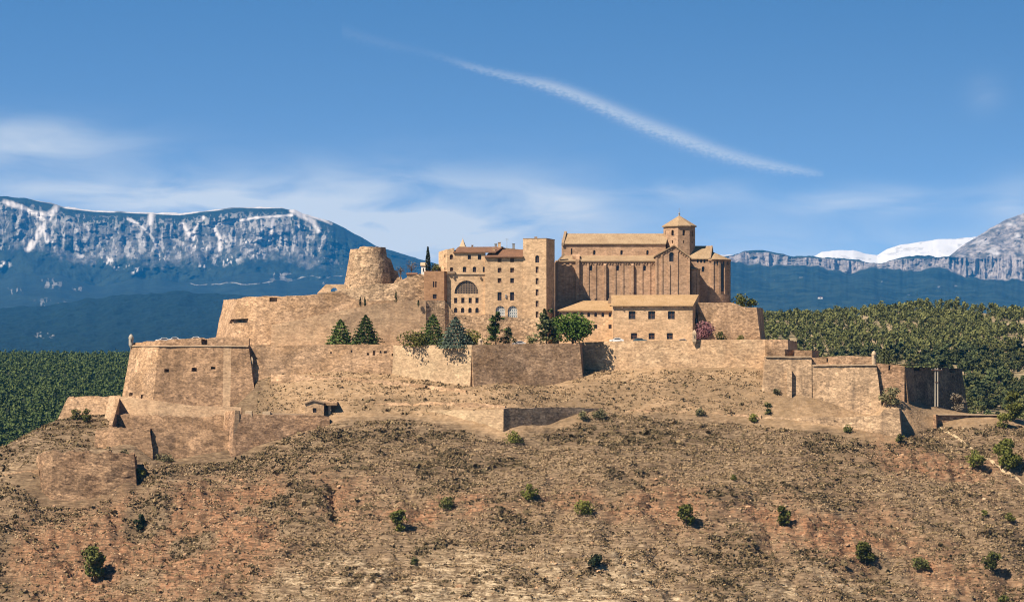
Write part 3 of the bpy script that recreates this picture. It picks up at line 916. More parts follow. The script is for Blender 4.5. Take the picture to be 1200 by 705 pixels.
def cards(C, size, rng, flat=0.0):
    """quads with random orientation at centres C; flat pulls their normals upright"""
    n = len(C)
    a = rng.normal(size=(n, 3)); a[:, 2] *= (1 - flat)
    a /= np.linalg.norm(a, axis=1, keepdims=True)
    r = rng.normal(size=(n, 3)); r[:, 2] *= (1 - flat)
    b = np.cross(a, r); 
    if flat > 0:
        r[:, 2] *= .3
        b = r - a * (a * r).sum(1, keepdims=True)
    b /= np.linalg.norm(b, axis=1, keepdims=True) + 1e-9
    s = np.broadcast_to(np.asarray(size, float), (n,))[:, None] * .5
    asp = rng.uniform(.6, 1.0, (n, 1))
    V = np.stack([C - a * s - b * s * asp, C + a * s - b * s * asp * .7, C + a * s * .8 + b * s * asp, C - a * s * .9 + b * s * asp * .8], 1).reshape(-1, 3)
    F = np.arange(n * 4).reshape(n, 4)
    return V, F

def lobed_points(n, h, r, rng, nl=9, z0=.3, shell=.55, squash=.8):
    """leaf centres on the shells of several lobes filling an uneven crown"""
    L = []
    for i in range(nl):
        a = rng.uniform(0, 2 * math.pi)
        zz = rng.uniform(z0, .86)
        prof = math.sin(min(1, max(.15, (zz - z0 + .12) / (1.05 - z0))) * math.pi) ** .7
        rr = r * prof * rng.uniform(.25, .75)
        L.append((rr * math.cos(a), rr * math.sin(a), zz * h, r * rng.uniform(.32, .52)))
    L.append((0, 0, h * .82, r * .42))
    L.append((0, 0, h * (z0 + .25), r * .55))
    L = np.array(L)
    k = rng.integers(0, len(L), n)
    d = rng.normal(size=(n, 3)); d /= np.linalg.norm(d, axis=1, keepdims=True)
    rad = L[k, 3] * rng.uniform(shell, 1.05, n)
    C = L[k, :3] + d * rad[:, None] * np.array([1, 1, squash])
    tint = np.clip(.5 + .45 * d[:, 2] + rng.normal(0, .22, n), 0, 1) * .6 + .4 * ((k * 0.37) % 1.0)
    return C, tint

def forest_variant(rng, h, r, n):
    C, tint = lobed_points(n, h, r, rng, nl=rng.integers(5, 9), z0=.28)
    V, F = cards(C, rng.uniform(.8, 1.4, n) * r * (.30 if n > 80 else .40), rng)
    T = np.repeat(np.stack([tint, tint, tint, np.ones(n)], 1), 4, 0)
    # trunk as three quads round the axis
    w = .16 * r / 2
    tv, tf = [], []
    for q in range(3):
        a0, a1 = q * 2.0944, (q + 1) * 2.0944
        b = len(V) + len(tv)
        tv += [(w * math.cos(a0), w * math.sin(a0), -.6), (w * math.cos(a1), w * math.sin(a1), -.6), (w * .5 * math.cos(a1), w * .5 * math.sin(a1), h * .75), (w * .5 * math.cos(a0), w * .5 * math.sin(a0), h * .75)]
        tf.append((b, b + 1, b + 2, b + 3))
    V = np.concatenate([V, np.array(tv)]); F = np.concatenate([F, np.array(tf)])
    T = np.concatenate([T, np.tile([0, 0, 0, 1], (len(tv), 1))])
    return V, F, T

def build_woods():
    rng = np.random.default_rng(5)
    m_soil = soil('wood_soil_east', (.11, .095, .05), (.33, .25, .15), .05)
    hzE = sheet('wooded_hill', 'eastern hillside of sandy soil under scattered pines', 700, 1700,
                [(230, 560), (330, 505), (420, 470), (560, 430), (680, 402), (800, 383), (880, 377), (960, 383), (1300, 430)], m_soil,
                lambda x, Y: 5 * (fbm(x / 70, Y / 70, 101, 4) - .5) * 2 + np.exp(-((x - 255) / 60) ** 2) * 5 * sstep(500, 900, Y))
    # eastern trees: jittered rows, gaps where the soil is bare
    variants = []
    for i in range(7):
        h = rng.uniform(5.0, 8.8); r = h * rng.uniform(.34, .48)
        variants.append(forest_variant(rng, h, r, 210))
    small = []
    for i in range(6):
        h = rng.uniform(5.5, 8.0); r = h * rng.uniform(.38, .48)
        small.append(forest_variant(rng, h, r, 90))
    pos = []
    Y = 300.0
    while Y < 905:
        f = (D + Y) / D
        x0, x1 = (770 - 600) * S * f, (1300 - 600) * S * f
        st = 4.7 + (Y - 300) / 600 * 1.1
        x = x0
        while x < x1:
            xx, yy = x + rng.uniform(-1.9, 1.9), Y + rng.uniform(-2.4, 2.4)
            gap = fbm(np.array([xx / 26]), np.array([yy / 36]), 111, 3)[0]
            if gap > .36 and rng.random() < .86:
                pos.append((xx, yy))
            x += st
        Y += st * 1.05
    pos = np.array(pos)
    zz = hzE(pos[:, 0], pos[:, 1])
    f = (D + pos[:, 1]) / D
    ppx = pos[:, 0] / (S * f) + 600
    ppy = HOR - (zz + 4 - ZC) / (S * f)
    vis = (ppx > 898) & (ppx < 1200) & (ppy < lerp_poly([(898, 395), (930, 412), (1025, 425), (1050, 428), (1132, 440), (1140, 470), (1150, 484), (1210, 488)], ppx))
    order = np.argsort(pos[:, 1])
    single = [i for i in order if vis[i]][:298]
    ss = set(single)
    meshes = []
    for i, (V, F, T) in enumerate(variants):
        o = np_mesh('pine_tree', V, F, MAT['forest' if i % 2 else 'forest_dark'], attr={'tint': T})
        meshes.append(o)
    for n_, i in enumerate(single):
        k = n_ % len(meshes)
        o = meshes[k] if n_ < len(meshes) else meshes[k].copy()
        if n_ >= len(meshes):
            COL.objects.link(o)
        o.location = (pos[i, 0], pos[i, 1], zz[i] - .2)
        o.rotation_euler = (0, 0, rng.uniform(0, 6.28))
        s = rng.uniform(.62, 1.08)
        o.scale = (s * rng.uniform(.9, 1.15), s * rng.uniform(.9, 1.15), s)
        tag(o, 'dark green pine standing on the sandy eastern hillside behind the castle', 'pine tree', 'pines of the eastern hillside')
    def merged(name, label, idxs, P3, var, mat, smin, smax):
        VV, FF, TT = [], [], []
        off = 0
        for i in idxs:
            V, F, T = var[rng.integers(0, len(var))]
            a = rng.uniform(0, 6.28); s = rng.uniform(smin, smax)
            R = np.array([[math.cos(a), -math.sin(a), 0], [math.sin(a), math.cos(a), 0], [0, 0, 1]]) * s
            VV.append(V @ R.T + P3[i]); FF.append(F + off); off += len(V)
            tt = T.copy(); tt[:, :3] = np.clip(tt[:, :3] * rng.uniform(.35, 1.35), 0, 1)
            TT.append(tt)
        o = np_mesh(name, np.concatenate(VV), np.concatenate(FF), mat, attr={'tint': np.concatenate(TT)})
        tag(o, label, 'wood', kind='stuff')
    P3 = np.stack([pos[:, 0], pos[:, 1], zz - .2], 1)
    rest = [i for i in order if i not in ss]
    merged('pine_wood', 'farther pines of the eastern hillside closing into a wood', rest, P3, small, MAT['forest'], .62, 1.05)
    # western plain: fine dense wood
    m_soil2 = soil('wood_soil_west', (.018, .035, .014), (.05, .055, .025), .03)
    hzW = sheet('wooded_plain', 'low western ground beneath the dense green wood', -700, 900,
                [(360, 640), (500, 560), (700, 500), (900, 468), (1200, 442), (1700, 424), (2100, 420), (2500, 440)], m_soil2,
                lambda x, Y: 4 * (fbm(x / 90, Y / 90, 121, 4) - .5) * 2)
    tiny = []
    for i in range(6):
        h = rng.uniform(6, 9); r = h * rng.uniform(.30, .38)
        tiny.append(forest_variant(rng, h, r, 34))
    q = []
    Y = 520.0
    while Y < 2150:
        f = (D + Y) / D
        x0, x1 = (-130 - 600) * S * f, (230 - 600) * S * f
        st = 4.6 + (Y - 520) / 1600 * 3.2
        x = x0
        while x < x1:
            q.append((x + rng.uniform(-2, 2), Y + rng.uniform(-2.5, 2.5)))
            x += st
        Y += st * 1.25
    q = np.array(q)
    z2 = hzW(q[:, 0], q[:, 1])
    merged('pine_wood', 'dense dark green wood on the low ground west of the hill', range(len(q)), np.stack([q[:, 0], q[:, 1], z2 - .3], 1), tiny, MAT['forest_far'], .7, 1.2)
build_woods()

# ---------------------------------------------------------------- fortress walls
def wall(name, label, pts, mat='wall', batter=.14, thick=1.6, holes=(), bury=4.0, rough=.16, crumble=.3, cat='wall', pitch=1.5, hole_name='embrasure', string=None, parent=None, hdepth=1.4, seed=0, prev=None, nxt=None):
    """retaining wall along pts (px, top row, foot row, Y[, foot shift px]); closed body with a rough face, thick top, holes cut through the face"""
    n = len(pts)
    T = [P(p[0], p[1], p[3]) for p in pts]
    B0 = [P(p[0], p[2], p[3]) for p in pts]
    nor = []
    for i, p in enumerate(pts):
        ns = []
        for a, b in ((i - 1, i), (i, i + 1)):
            pa = T[a] if a >= 0 else (P(prev[0], p[1], prev[1]) if prev else None)
            pb = T[b] if b < n else (P(nxt[0], p[1], nxt[1]) if nxt else None)
            if pa is not None and pb is not None:
                d = pb.xy - pa.xy
                ns.append(Vector((d.y, -d.x)).normalized())
        if len(ns) == 2:
            m = ns[0] + ns[1]
            m = m / max(.35, (1 + ns[0].dot(ns[1])))
            nor.append(m)
        else:
            nor.append(ns[0])
    colsT, colsF, colsN, colpx = [], [], [], []
    foot = []
    for i in range(n):
        h = max(.5, T[i].z - B0[i].z)
        fx = B0[i].to_3d()
        fo = Vector((fx.x + nor[i].x * batter * h, fx.y + nor[i].y * batter * h, fx.z))
        if len(pts[i]) > 4:
            fo.x += pts[i][4] * S * (D + pts[i][3]) / D
        foot.append(fo)
    for i in range(n - 1):
        L = (T[i + 1].xy - T[i].xy).length
        k = max(1, int(L / pitch))
        cuts = set(round(j / k, 5) for j in range(k + (1 if i == n - 2 else 0)))
        for hx0, hx1, hy0, hy1 in holes:
            for hx in (hx0, hx1):
                s = (hx - pts[i][0]) / (pts[i + 1][0] - pts[i][0]) if pts[i + 1][0] != pts[i][0] else -1
                if 0 < s < 1:
                    cuts = set(c for c in cuts if abs(c - s) * L > .3 or c in (0.0, 1.0))
                    cuts.add(s)
        for s in sorted(cuts):
            colsT.append(T[i].lerp(T[i + 1], s)); colsF.append(foot[i].lerp(foot[i + 1], s))
            nn = nor[i].lerp(nor[i + 1], s)
            colsN.append(Vector((nn.x, nn.y, 0)).normalized())
            colpx.append(pts[i][0] + (pts[i + 1][0] - pts[i][0]) * s)
    if n and colpx[-1] != pts[-1][0] or (colsT[-1] - T[-1]).length > .01:
        colsT.append(T[-1]); colsF.append(foot[-1]); nn = nor[-1]; colsN.append(Vector((nn.x, nn.y, 0))); colpx.append(pts[-1][0])
    H = max((t - f).z for t, f in zip(colsT, colsF))
    k = max(2, int(H / pitch))
    rows = set(round(j / k, 5) for j in range(k + 1))
    hb = []
    for hx0, hx1, hy0, hy1 in holes:
        xm = (hx0 + hx1) / 2
        for a, b in zip(pts[:-1], pts[1:]):
            if a[0] <= xm <= b[0]:
                s = (xm - a[0]) / (b[0] - a[0])
                t0 = a[1] + (b[1] - a[1]) * s; t1 = a[2] + (b[2] - a[2]) * s
                r0, r1 = (hy0 - t0) / (t1 - t0), (hy1 - t0) / (t1 - t0)
                for r in (r0, r1):
                    rows = set(q for q in rows if abs(q - r) * H > .35 or q in (0.0, 1.0))
                for r in (r0, r1):
                    rows.add(r)
                hb.append((hx0, hx1, r0, r1))
    rows = sorted(rows)
    mb = MB()
    sd = seed * 13.7
    G = []
    for r in rows + ['bury']:
        row = []
        for t, f, nn in zip(colsT, colsF, colsN):
            if r == 'bury':
                d = f - t
                p = f + Vector((0, 0, -bury))
            else:
                p = t.lerp(f, r)
                w = mnoise.noise(p * .35 + Vector((sd, 0, 0))) * .7 + mnoise.noise(p * 1.1) * .5
                p = p + nn * (w * rough)
                if r == 0:
                    p = p + Vector((0, 0, (mnoise.noise(p * .5 + Vector((sd, 3, 0))) * .6 + mnoise.noise(p * 1.7) * .6 - max(0, mnoise.noise(p * .28 + Vector((sd, 9, 0))) - .22) * 3.5) * crumble))
            row.append(p)
        G.append(row)
    base = len(mb.v)
    nc = len(colsT)
    for row in G:
        mb.v.extend([tuple(p) for p in row])
    rr = rows + [9]
    cuts = []
    for i in range(len(G) - 1):
        for j in range(nc - 1):
            skip = False
            xm = (colpx[j] + colpx[j + 1]) / 2
            rm = (rr[i] + min(rr[i + 1], 1.01)) / 2
            for q in hb:
                if q[0] < xm < q[1] and q[2] < rm < q[3]:
                    skip = True
            if skip:
                cuts.append((i, j))
                continue
            mb.f.append((base + i * nc + j, base + (i + 1) * nc + j, base + (i + 1) * nc + j + 1, base + i * nc + j + 1))
            mb.m.append(0)
    top = G[0]
    back = [p - nn * thick + Vector((0, 0, mnoise.noise(p * .9) * crumble * .5)) for p, nn in zip(top, colsN)]
    backlow = [Vector((b.x, b.y, f.z - bury)) for b, f in zip(back, colsF)]
    mb.grid([top, back, backlow])
    for e in (0, -1):
        col = [G[i][e] for i in range(len(G))]
        mb.poly(col + [backlow[e], back[e]])
    if parent is None:
        org = (colsT[0] + colsT[-1]) / 2
        org.z = min(f.z for f in colsF)
        root = mb.build(name, MAT[mat], origin=org)
        tag(root, label, cat)
    else:
        root = mb.build(name, MAT[mat], parent)
        if label:
            root['label'] = label
    # recess bodies
    for q in hb:
        ij = [(i, j) for (i, j) in cuts if q[0] < (colpx[j] + colpx[j + 1]) / 2 < q[1] and q[2] < (rr[i] + min(rr[i + 1], 1.01)) / 2 < q[3]]
        if not ij:
            continue
        i0, i1 = min(a for a, b in ij), max(a for a, b in ij) + 1
        j0, j1 = min(b for a, b in ij), max(b for a, b in ij) + 1
        c = [G[i0][j0], G[i0][j1], G[i1][j1], G[i1][j0]]
        nn = colsN[j0]
        bk = [p - nn * hdepth for p in c]
        rb = MB()
        for a in range(4):
            b2 = (a + 1) % 4
            rb.poly([c[a], c[b2], bk[b2], bk[a]])
        rb.poly(bk)
        rb.build(hole_name, MAT['wall_grey'], root)
    if string:
        sb = MB()
        for prs in string:
            path = [P(px, py, Y) for px, py, Y in prs]
            sb.tube(path, [.17] * len(path), 6)
        sb.build('string_course', MAT['trim'], root)
    return root

def block_on(parent, name, px0, px1, py0, py1, Y0, Y1, mat='wall', skew=0.0, label=None, jit=.0):
    """upright box of masonry seen at these columns and rows, front at Y0, back at Y1"""
    a, b = P(px0, py0, Y0), P(px1, py1, Y0)
    mb = MB()
    pl = [(a.x, Y0), (b.x, Y0 + skew), (b.x, Y1), (a.x, Y1)]
    rz = [a.z + random.Random(px0).uniform(-jit, jit), a.z + random.Random(px1).uniform(-jit, jit), a.z, a.z]
    mb.prism(pl, b.z, rz)
    o = mb.build(name, MAT[mat] if isinstance(mat, str) else mat, parent, origin=None if parent else ((a.x + b.x) / 2, (Y0 + Y1) / 2, b.z))
    if label: o['label'] = label
    return o

# upper works
wall('rampart', 'tall sloping upper rampart below the round tower, leftmost skyline wall',
     [(262,352,404,46,0),(284,349,404,22,-12),(302,347,404,19),(330,347,404,18),(374,345,404,18),(396,341,404,19),(420,352,404,19),(497,353,404,20)],
     'wall', batter=.22, crumble=.35, rough=.3, holes=[(280,296,373.5,378.5),(316,325,348.5,353.5)], hole_name='slot', hdepth=1.0)
wall('rampart', 'rubble rampart directly under the round tower with cypresses at its foot',
     [(372,346,372,30),(398,340,372,28),(432,334,372,27),(456,332,372,27),(470,327,372,27),(478,325,372,27),(499,322,372,27)],
     'rubble', batter=.10, crumble=.9, rough=.5)
wall('ramp_wall', 'low wall of the ramp climbing across the upper rampart toward the palace',
     [(318,381,404,13),(360,372,404,13),(400,364,404,13),(436,357,404,14.5),(470,353,404,16),(499,352,404,17.4)],
     'wall_smooth', batter=.06, crumble=.25, rough=.25, thick=1.0)
# main terrace
wall('terrace_wall', 'middle stretch of terrace wall with a row of small dark drain holes',
     [(291,404,448,-.9),(330,404.5,440,-.2),(385,403.5,436,.6),(462,403.5,444,0)], 'wall', batter=.2, rough=.25, crumble=.15,
     holes=[(387,389,411.5,413.5),(397,399,411.5,413.5),(404,406,411.5,413.5),(411,413,410.5,413),(430,432.5,412,415),(437,440,412,416),(445,447,411,413.5),(450,453.5,411,414),(459,461.5,414,417)], hole_name='drain_hole', hdepth=.8, pitch=1.6)
def bastion(t):
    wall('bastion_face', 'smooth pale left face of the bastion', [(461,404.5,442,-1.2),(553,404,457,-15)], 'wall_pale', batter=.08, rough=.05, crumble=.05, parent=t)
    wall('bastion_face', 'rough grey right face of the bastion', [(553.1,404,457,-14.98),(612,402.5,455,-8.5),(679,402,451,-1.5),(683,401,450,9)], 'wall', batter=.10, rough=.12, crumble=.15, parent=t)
bt = thing('bastion', 'pointed bastion with pale left face and grey right face under the conifers', 'bastion', P(553,457,-15))
bastion(bt)
block_on(bt, 'turret_base', 560, 566, 399.5, 404, -12, -10.5, 'trim')
wall('terrace_wall', 'long front terrace wall below the church annex, right of the bastion',
     [(681,401,440,8),(720,399.5,440,4),(815,398.2,438,2),(870,397.6,438,1),(897,397.5,440,0)], 'terrace', batter=.1, rough=.12, crumble=.1, thick=1.0)
wall('terrace_wall', 'stepped end of the terrace wall above the eastern fort, with shaded return',
     [(897.2,397.6,440,-.3),(923,398,440,-1),(934,400,440,16)], 'wall', batter=.06, rough=.15, crumble=.12)
# church terrace
wall('buttressed_wall', 'high battered wall under the apse beside the pink blossoming tree',
     [(818,354.5,399,20,0),(858,354.5,399,20),(859,354.8,399,20),(871,359.5,399,20),(886.5,360,399,20,2),(894,361,399,36)], 'wall', batter=.08, rough=.1, crumble=.12)
# western bastion
wb = thing('bastion', 'great western bastion of brown stone with three dark gun openings and a corner turret', 'bastion', P(225, 485, -3))
kw = dict(batter=.16, crumble=.1, thick=2.5, parent=wb, seed=3)
wall('left_face', None, [(160, 401, 466, 26, -4), (154, 403.8, 470, 10, -1), (186, 404, 478, -2.5)], 'wall', rough=.15, nxt=(240, -3), hole_name='hole', hdepth=.9,
     holes=[(161, 164.5, 459.5, 464), (173, 175, 462, 467)], **kw)
wall('main_face', None, [(186, 404, 478, -2.5), (240, 404, 485, -3), (262, 404, 485, -3)], 'wall_brown', rough=.25, prev=(154, 10), nxt=(291, -3), hdepth=2.2,
     holes=[(195, 200.5, 432, 436), (225.5, 231.5, 430.5, 435), (247.5, 253, 429.5, 432.5)], **kw)
wall('repaired_strip', None, [(262, 404, 485, -3), (271, 404, 485, -3)], 'wall_smooth', rough=.15, prev=(240, -3), nxt=(291, -3), **kw)
wall('right_face', None, [(271, 404, 485, -3), (291, 404, 485, -3), (296, 404, 470, 4)], 'wall_brown', rough=.35, prev=(240, -3),
     **kw)
sb = MB()
path = [P(px, 405.5, Y) for px, Y in ((154, 9.4), (186, -2.9), (291, -3.4))]
sb.tube(path, [.17] * 3, 6)
sb.build('string_course', MAT['trim'], wb)
wall('parapet_wall', 'thick parapet along the top of the western bastion, behind its edge',
     [(155,402,406,11),(187,398,406,0),(205,397.5,406,0),(238,395.5,406,0),(241,396.5,406,0),(262,394.5,406,0),(292,396,406,0)], 'wall', batter=.02, crumble=.3, thick=2.5,
     holes=[(236,243,397.5,403.5)], hdepth=1.8, bury=1)
wall('retaining_wall', 'smooth retaining strip at the foot of the western bastion',
     [(128,464,489,-4,-3),(137,464,489,-13),(186,470,489,-19),(226,475,489,-19.5),(283,477,489,-20)], 'wall_smooth', batter=.1, rough=.12, crumble=.12)
wall('retaining_wall', 'broken retaining wall with a ledge, below the strip under the western bastion',
     [(137,485,512,-22),(197,487,512,-25),(212,489,514,-25),(240,488,515,-25),(266,487,515,-25)], 'wall_brown', batter=.1, rough=.4, crumble=.9, pitch=1.0)
wall('retaining_wall', 'low brown wall on the slope left of the tall pale corner',
     [(178,501,542,-33),(206,502,538,-32),(236,503,538,-32),(268,503,536,-32)], 'wall_brown', batter=.12, rough=.4, crumble=.6, pitch=1.0)
wall('ruined_wall', 'ruined wall with a shadowed broken end above the lowest western wall',
     [(112,503,530,-30),(140,501,530,-34),(176,501.5,530,-34.5),(178.5,502,526,-30)], 'wall_brown', batter=.1, rough=.4, crumble=.8, pitch=1.0)
wall('descending_wall', 'narrow wall running straight down the western slope with its right side in shade',
     [(137,463,478,-10),(135,470,490,-18),(127.5,497,508,-31)], 'wall', batter=.02, thick=1.0, rough=.1, crumble=.1)
wall('outer_wall', 'farthest left outer wall on the skyline above the green plain',
     [(84,465,494,22,-14),(79,465,494,4,-8),(106,464,492,2),(137,463,490,-1)], 'wall', batter=.14, rough=.2, crumble=.35)
wall('outer_wall', 'lowest western wall of large weathered stones beside the dark ravine',
     [(44,532,590,-44),(54,531,590,-53),(62,528,590,-54),(100,529.5,592,-55),(130,530,580,-55),(157,532,570,-54),(160,534,562,-46)], 'wall_old_and_shade', batter=.09, rough=.55, crumble=1.3, pitch=.9)
wall('outer_wall', 'low pale wall leaving the left edge of the view',
     [(-40,560,584,-44),(0,556,580,-44),(28,551,576,-46),(46,550,572,-48)], 'wall', batter=.05, rough=.2, crumble=.2)
wall('ledge_wall', 'long low ledge crossing the earth slope below the row of drain holes',
     [(318,437.5,446,-5),(385,441,448,-7),(470,447.5,455,-11),(546,456.5,464,-20)], 'wall', batter=.4, thick=.8, rough=.2, crumble=.35, bury=2)
wall('ledge_wall', 'low ledge above the sunlit face of the redoubt',
     [(405,474,481,-20.5),(500,470.5,478,-24.5),(560,472.5,480,-28.5),(592,475,482,-30)], 'wall', batter=.4, thick=.8, rough=.2, crumble=.4, bury=2)
# central lower walls
wall('battery_wall', 'battery wall with merlons and gun gaps above the scrub, left of the small hut',
     [(264,482,530,-27),(275,481,531,-34.5),(276,484.5,531,-34.5),(318,485.5,516,-32),(352,486,504,-30),(386,487,497,-28)], 'wall_red', batter=.1, rough=.25, crumble=.25)
wall('corner_buttress', 'tall pale left corner of the battery wall',
     [(263,481,532,-25),(275.6,480.5,533,-35)], 'wall_smooth', batter=.06, thick=1.2, rough=.15, crumble=.15)
wall('lower_wall', 'half buried wall with a pale coping behind the scrub, right of the hut',
     [(390,484,494,-24),(436,481.5,492,-25),(479,480,490,-26)], 'wall_grey', batter=.08, rough=.25, crumble=.3)
rd = thing('redoubt', 'angular lower redoubt with one sunlit and one shaded face above the scrub', 'redoubt', P(590,511,-38))
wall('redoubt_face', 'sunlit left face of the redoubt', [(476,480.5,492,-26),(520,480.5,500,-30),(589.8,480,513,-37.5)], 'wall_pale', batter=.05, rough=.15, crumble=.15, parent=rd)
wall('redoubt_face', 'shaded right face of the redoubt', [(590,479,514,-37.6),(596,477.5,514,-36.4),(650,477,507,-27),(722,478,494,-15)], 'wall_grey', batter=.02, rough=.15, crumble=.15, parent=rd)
wall('lower_wall', 'long half buried wall across the grassy bank from redoubt to eastern fort',
     [(718,479.5,487,-17),(760,480,489,-20.5),(830,484,492,-21.5),(892,486,498,-22.5)], 'wall', batter=.25, rough=.3, crumble=.35)
# eastern fort
wall('fort_wall', 'eastern fort wall with a dark vertical slit and a buttress',
     [(895.5,417,462,2),(897.5,417.5,464,-11),(931,417.5,466,-11.5),(951,418,470,-12),(952,427,472,-12),(1027,427,490,-14),(1031,427.5,474,-2)], 'wall_east', batter=.13, rough=.15, crumble=.1, seed=5,
     string=[[(897,418,-11.3),(950,418,-12.3)],[(952,427.6,-12.4),(1027,427.6,-14.3)]])
wall('buttress', 'narrow buttress casting a thin shadow on the eastern fort wall',
     [(922,434,466,-13.2),(928,434,466,-13.4)], 'wall_east', batter=.12, thick=2, rough=.06, crumble=.1)
wall('parapet_wall', 'crumbling parapet of the eastern fort beside the sentry box',
     [(951,418.5,430,-10.8),(970,418.5,430,-10.9),(1000,416.5,430,-11.2),(1023,417.5,430,-11.6)], 'wall', batter=.02, crumble=.5, thick=1.6, bury=1, holes=[(968.5,970.5,419.5,424)], hole_name='loophole', hdepth=.8)
wall('fort_wall', 'sloping lower skirt of the eastern fort above the dry slope',
     [(888,488,497,-22,0),(930,489,501,-24),(960,488.5,506,-26),(1000,488,511,-28.5),(1030,486.5,514,-30),(1036,479,515,-30.2),(1053.5,477.5,517,-30.5),(1056,478,512,-18)], 'wall_east', batter=.10, rough=.25, crumble=.25)
wall('fort_wall', 'reddish fort wall right of the sentry box with a gun gap, beside the shaded wall',
     [(1024,424.5,480,-12.6),(1036,426.5,480,-12.8),(1037,426.5,480,-12.8),(1052,427,480,-13),(1060,428,480,-13.4)], 'wall_red', batter=.1, rough=.15, crumble=.2, holes=[(1041,1043.5,427.5,433.5)], hole_name='loophole')
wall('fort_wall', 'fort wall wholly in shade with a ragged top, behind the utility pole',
     [(1060.2,428.5,484,-13.3),(1063,431,484,-7),(1070,430.5,484,2),(1071,434,484,3.6),(1078,434,484,8),(1078.5,430.5,484,8.5),(1091,430.5,484,17),(1091.5,431.5,484,17.3),(1103,431.5,484,24),(1104,430.5,484,25),(1112,430.5,484,30),(1113,436,484,30.5),(1120,436,484,34),(1120.6,431,486,34.4),(1127,431,488,38,3)], 'wall_old_and_shade', batter=.10, rough=.1, crumble=.25, thick=2.2)  # darker old-wall stone puts this wall's deep shade into its colour
gw = wall('garden_wall', 'low wall with a pale coping among the pines at the right edge of the hill',
     [(1097,485.5,507,-17.5),(1099,485.5,500,-14.5),(1130,485.5,498,-13),(1178,486,497,-12)], 'wall_red', batter=.02, thick=.8, rough=.08, crumble=.08)
def coping_strip():
    mb = MB()
    path = [P(px, 485.6 if px < 1170 else 486.0, Y) for px, Y in ((1096.5, -18.3), (1099, -15.2), (1130, -13.8), (1178.5, -12.8))]
    F, B = [p + Vector((0, 0, .06)) for p in path], [p + Vector((.2, 2.2, .10)) for p in path]
    lo = lambda r: [p - Vector((0, 0, .22)) for p in r]
    mb.grid([lo(B), B, F, lo(F), lo(B)])
    for e in (0, -1):
        mb.poly([F[e], B[e], lo(B)[e], lo(F)[e]])
    mb.build('coping', MAT['trim'], gw)
coping_strip()
# blocks on the fort
def fort_block(name, label, px0, px1, py0, py1, Y0, Y1, skew=6, mat='wall'):
    a, b = P(px0, py0, Y0), P(px1, py1, Y0)
    mb = MB()
    mb.grid([[P(px0, py, Y0), P((px0 + px1) / 2, py + .3, Y0), P(px1, py, Y0), P(px1 + (px1 - 600) * .0 + skew, py + .6, Y1)] for py in np.linspace(py0, py1, 5)])
    mb.poly([P(px0, py0, Y0), P(px1, py0, Y0), P(px1 + skew, py0 + .6, Y1), P(px0, py0, Y1)])
    mb.poly([P(px0, py0, Y0), P(px0, py0, Y1), P(px0, py1, Y1), P(px0, py1, Y0)])
    mb.poly([P(px0, py0, Y1), P(px1 + skew, py0 + .6, Y1), P(px1 + skew, py1, Y1), P(px0, py1, Y1)])
    return tag(mb.build(name, MAT[mat], origin=P((px0 + px1) / 2, py1, Y0)), label, 'wall')
fort_block('masonry_block', 'square block of the eastern fort below the end of the terrace wall', 898, 920, 409, 419, -9.5, -3, 10)
fort_block('masonry_block', 'larger block of the eastern fort with a shaded right end', 931, 951.5, 410, 421, -9.8, -2, 8)
# merlons of the battery
for i, (px, w) in enumerate(((281, 7), (299, 5), (318, 6))):
    pass

# earth terraces
def terraces():
    mb = MB()
    def flat(pts, z):
        mb.poly([(P(px, 440, Y).x, Y, z) for px, Y in pts])
    z = 109.75
    flat([(300,4),(385,3),(462,1),(553,-13),(612,-7),(678,0),(684,10),(684,60),(300,60)], 108.7)
    flat([(684,10.2),(720,6),(815,3.5),(896,2),(922,1),(922,60),(684,60)], z)
    flat([(157,12),(187,0),(290,0),(296,5),(300,40),(200,60)], 108.9)
    flat([(898,-9),(950,-10),(1025,-11),(1036,-11),(1058,-11),(1125,38),(1000,60),(905,40)], 103.2)
    flat([(290,24),(372,22),(372,30),(500,29),(500,70),(290,70)], 121.6)
    flat([(820,21),(886,21),(892,60),(820,60)], 119.0)
    return tag(mb.build('terrace_ground', MAT['dirt'], origin=(0, 20, 109)), 'packed earth of the castle terraces', 'ground', kind='structure')
terraces()

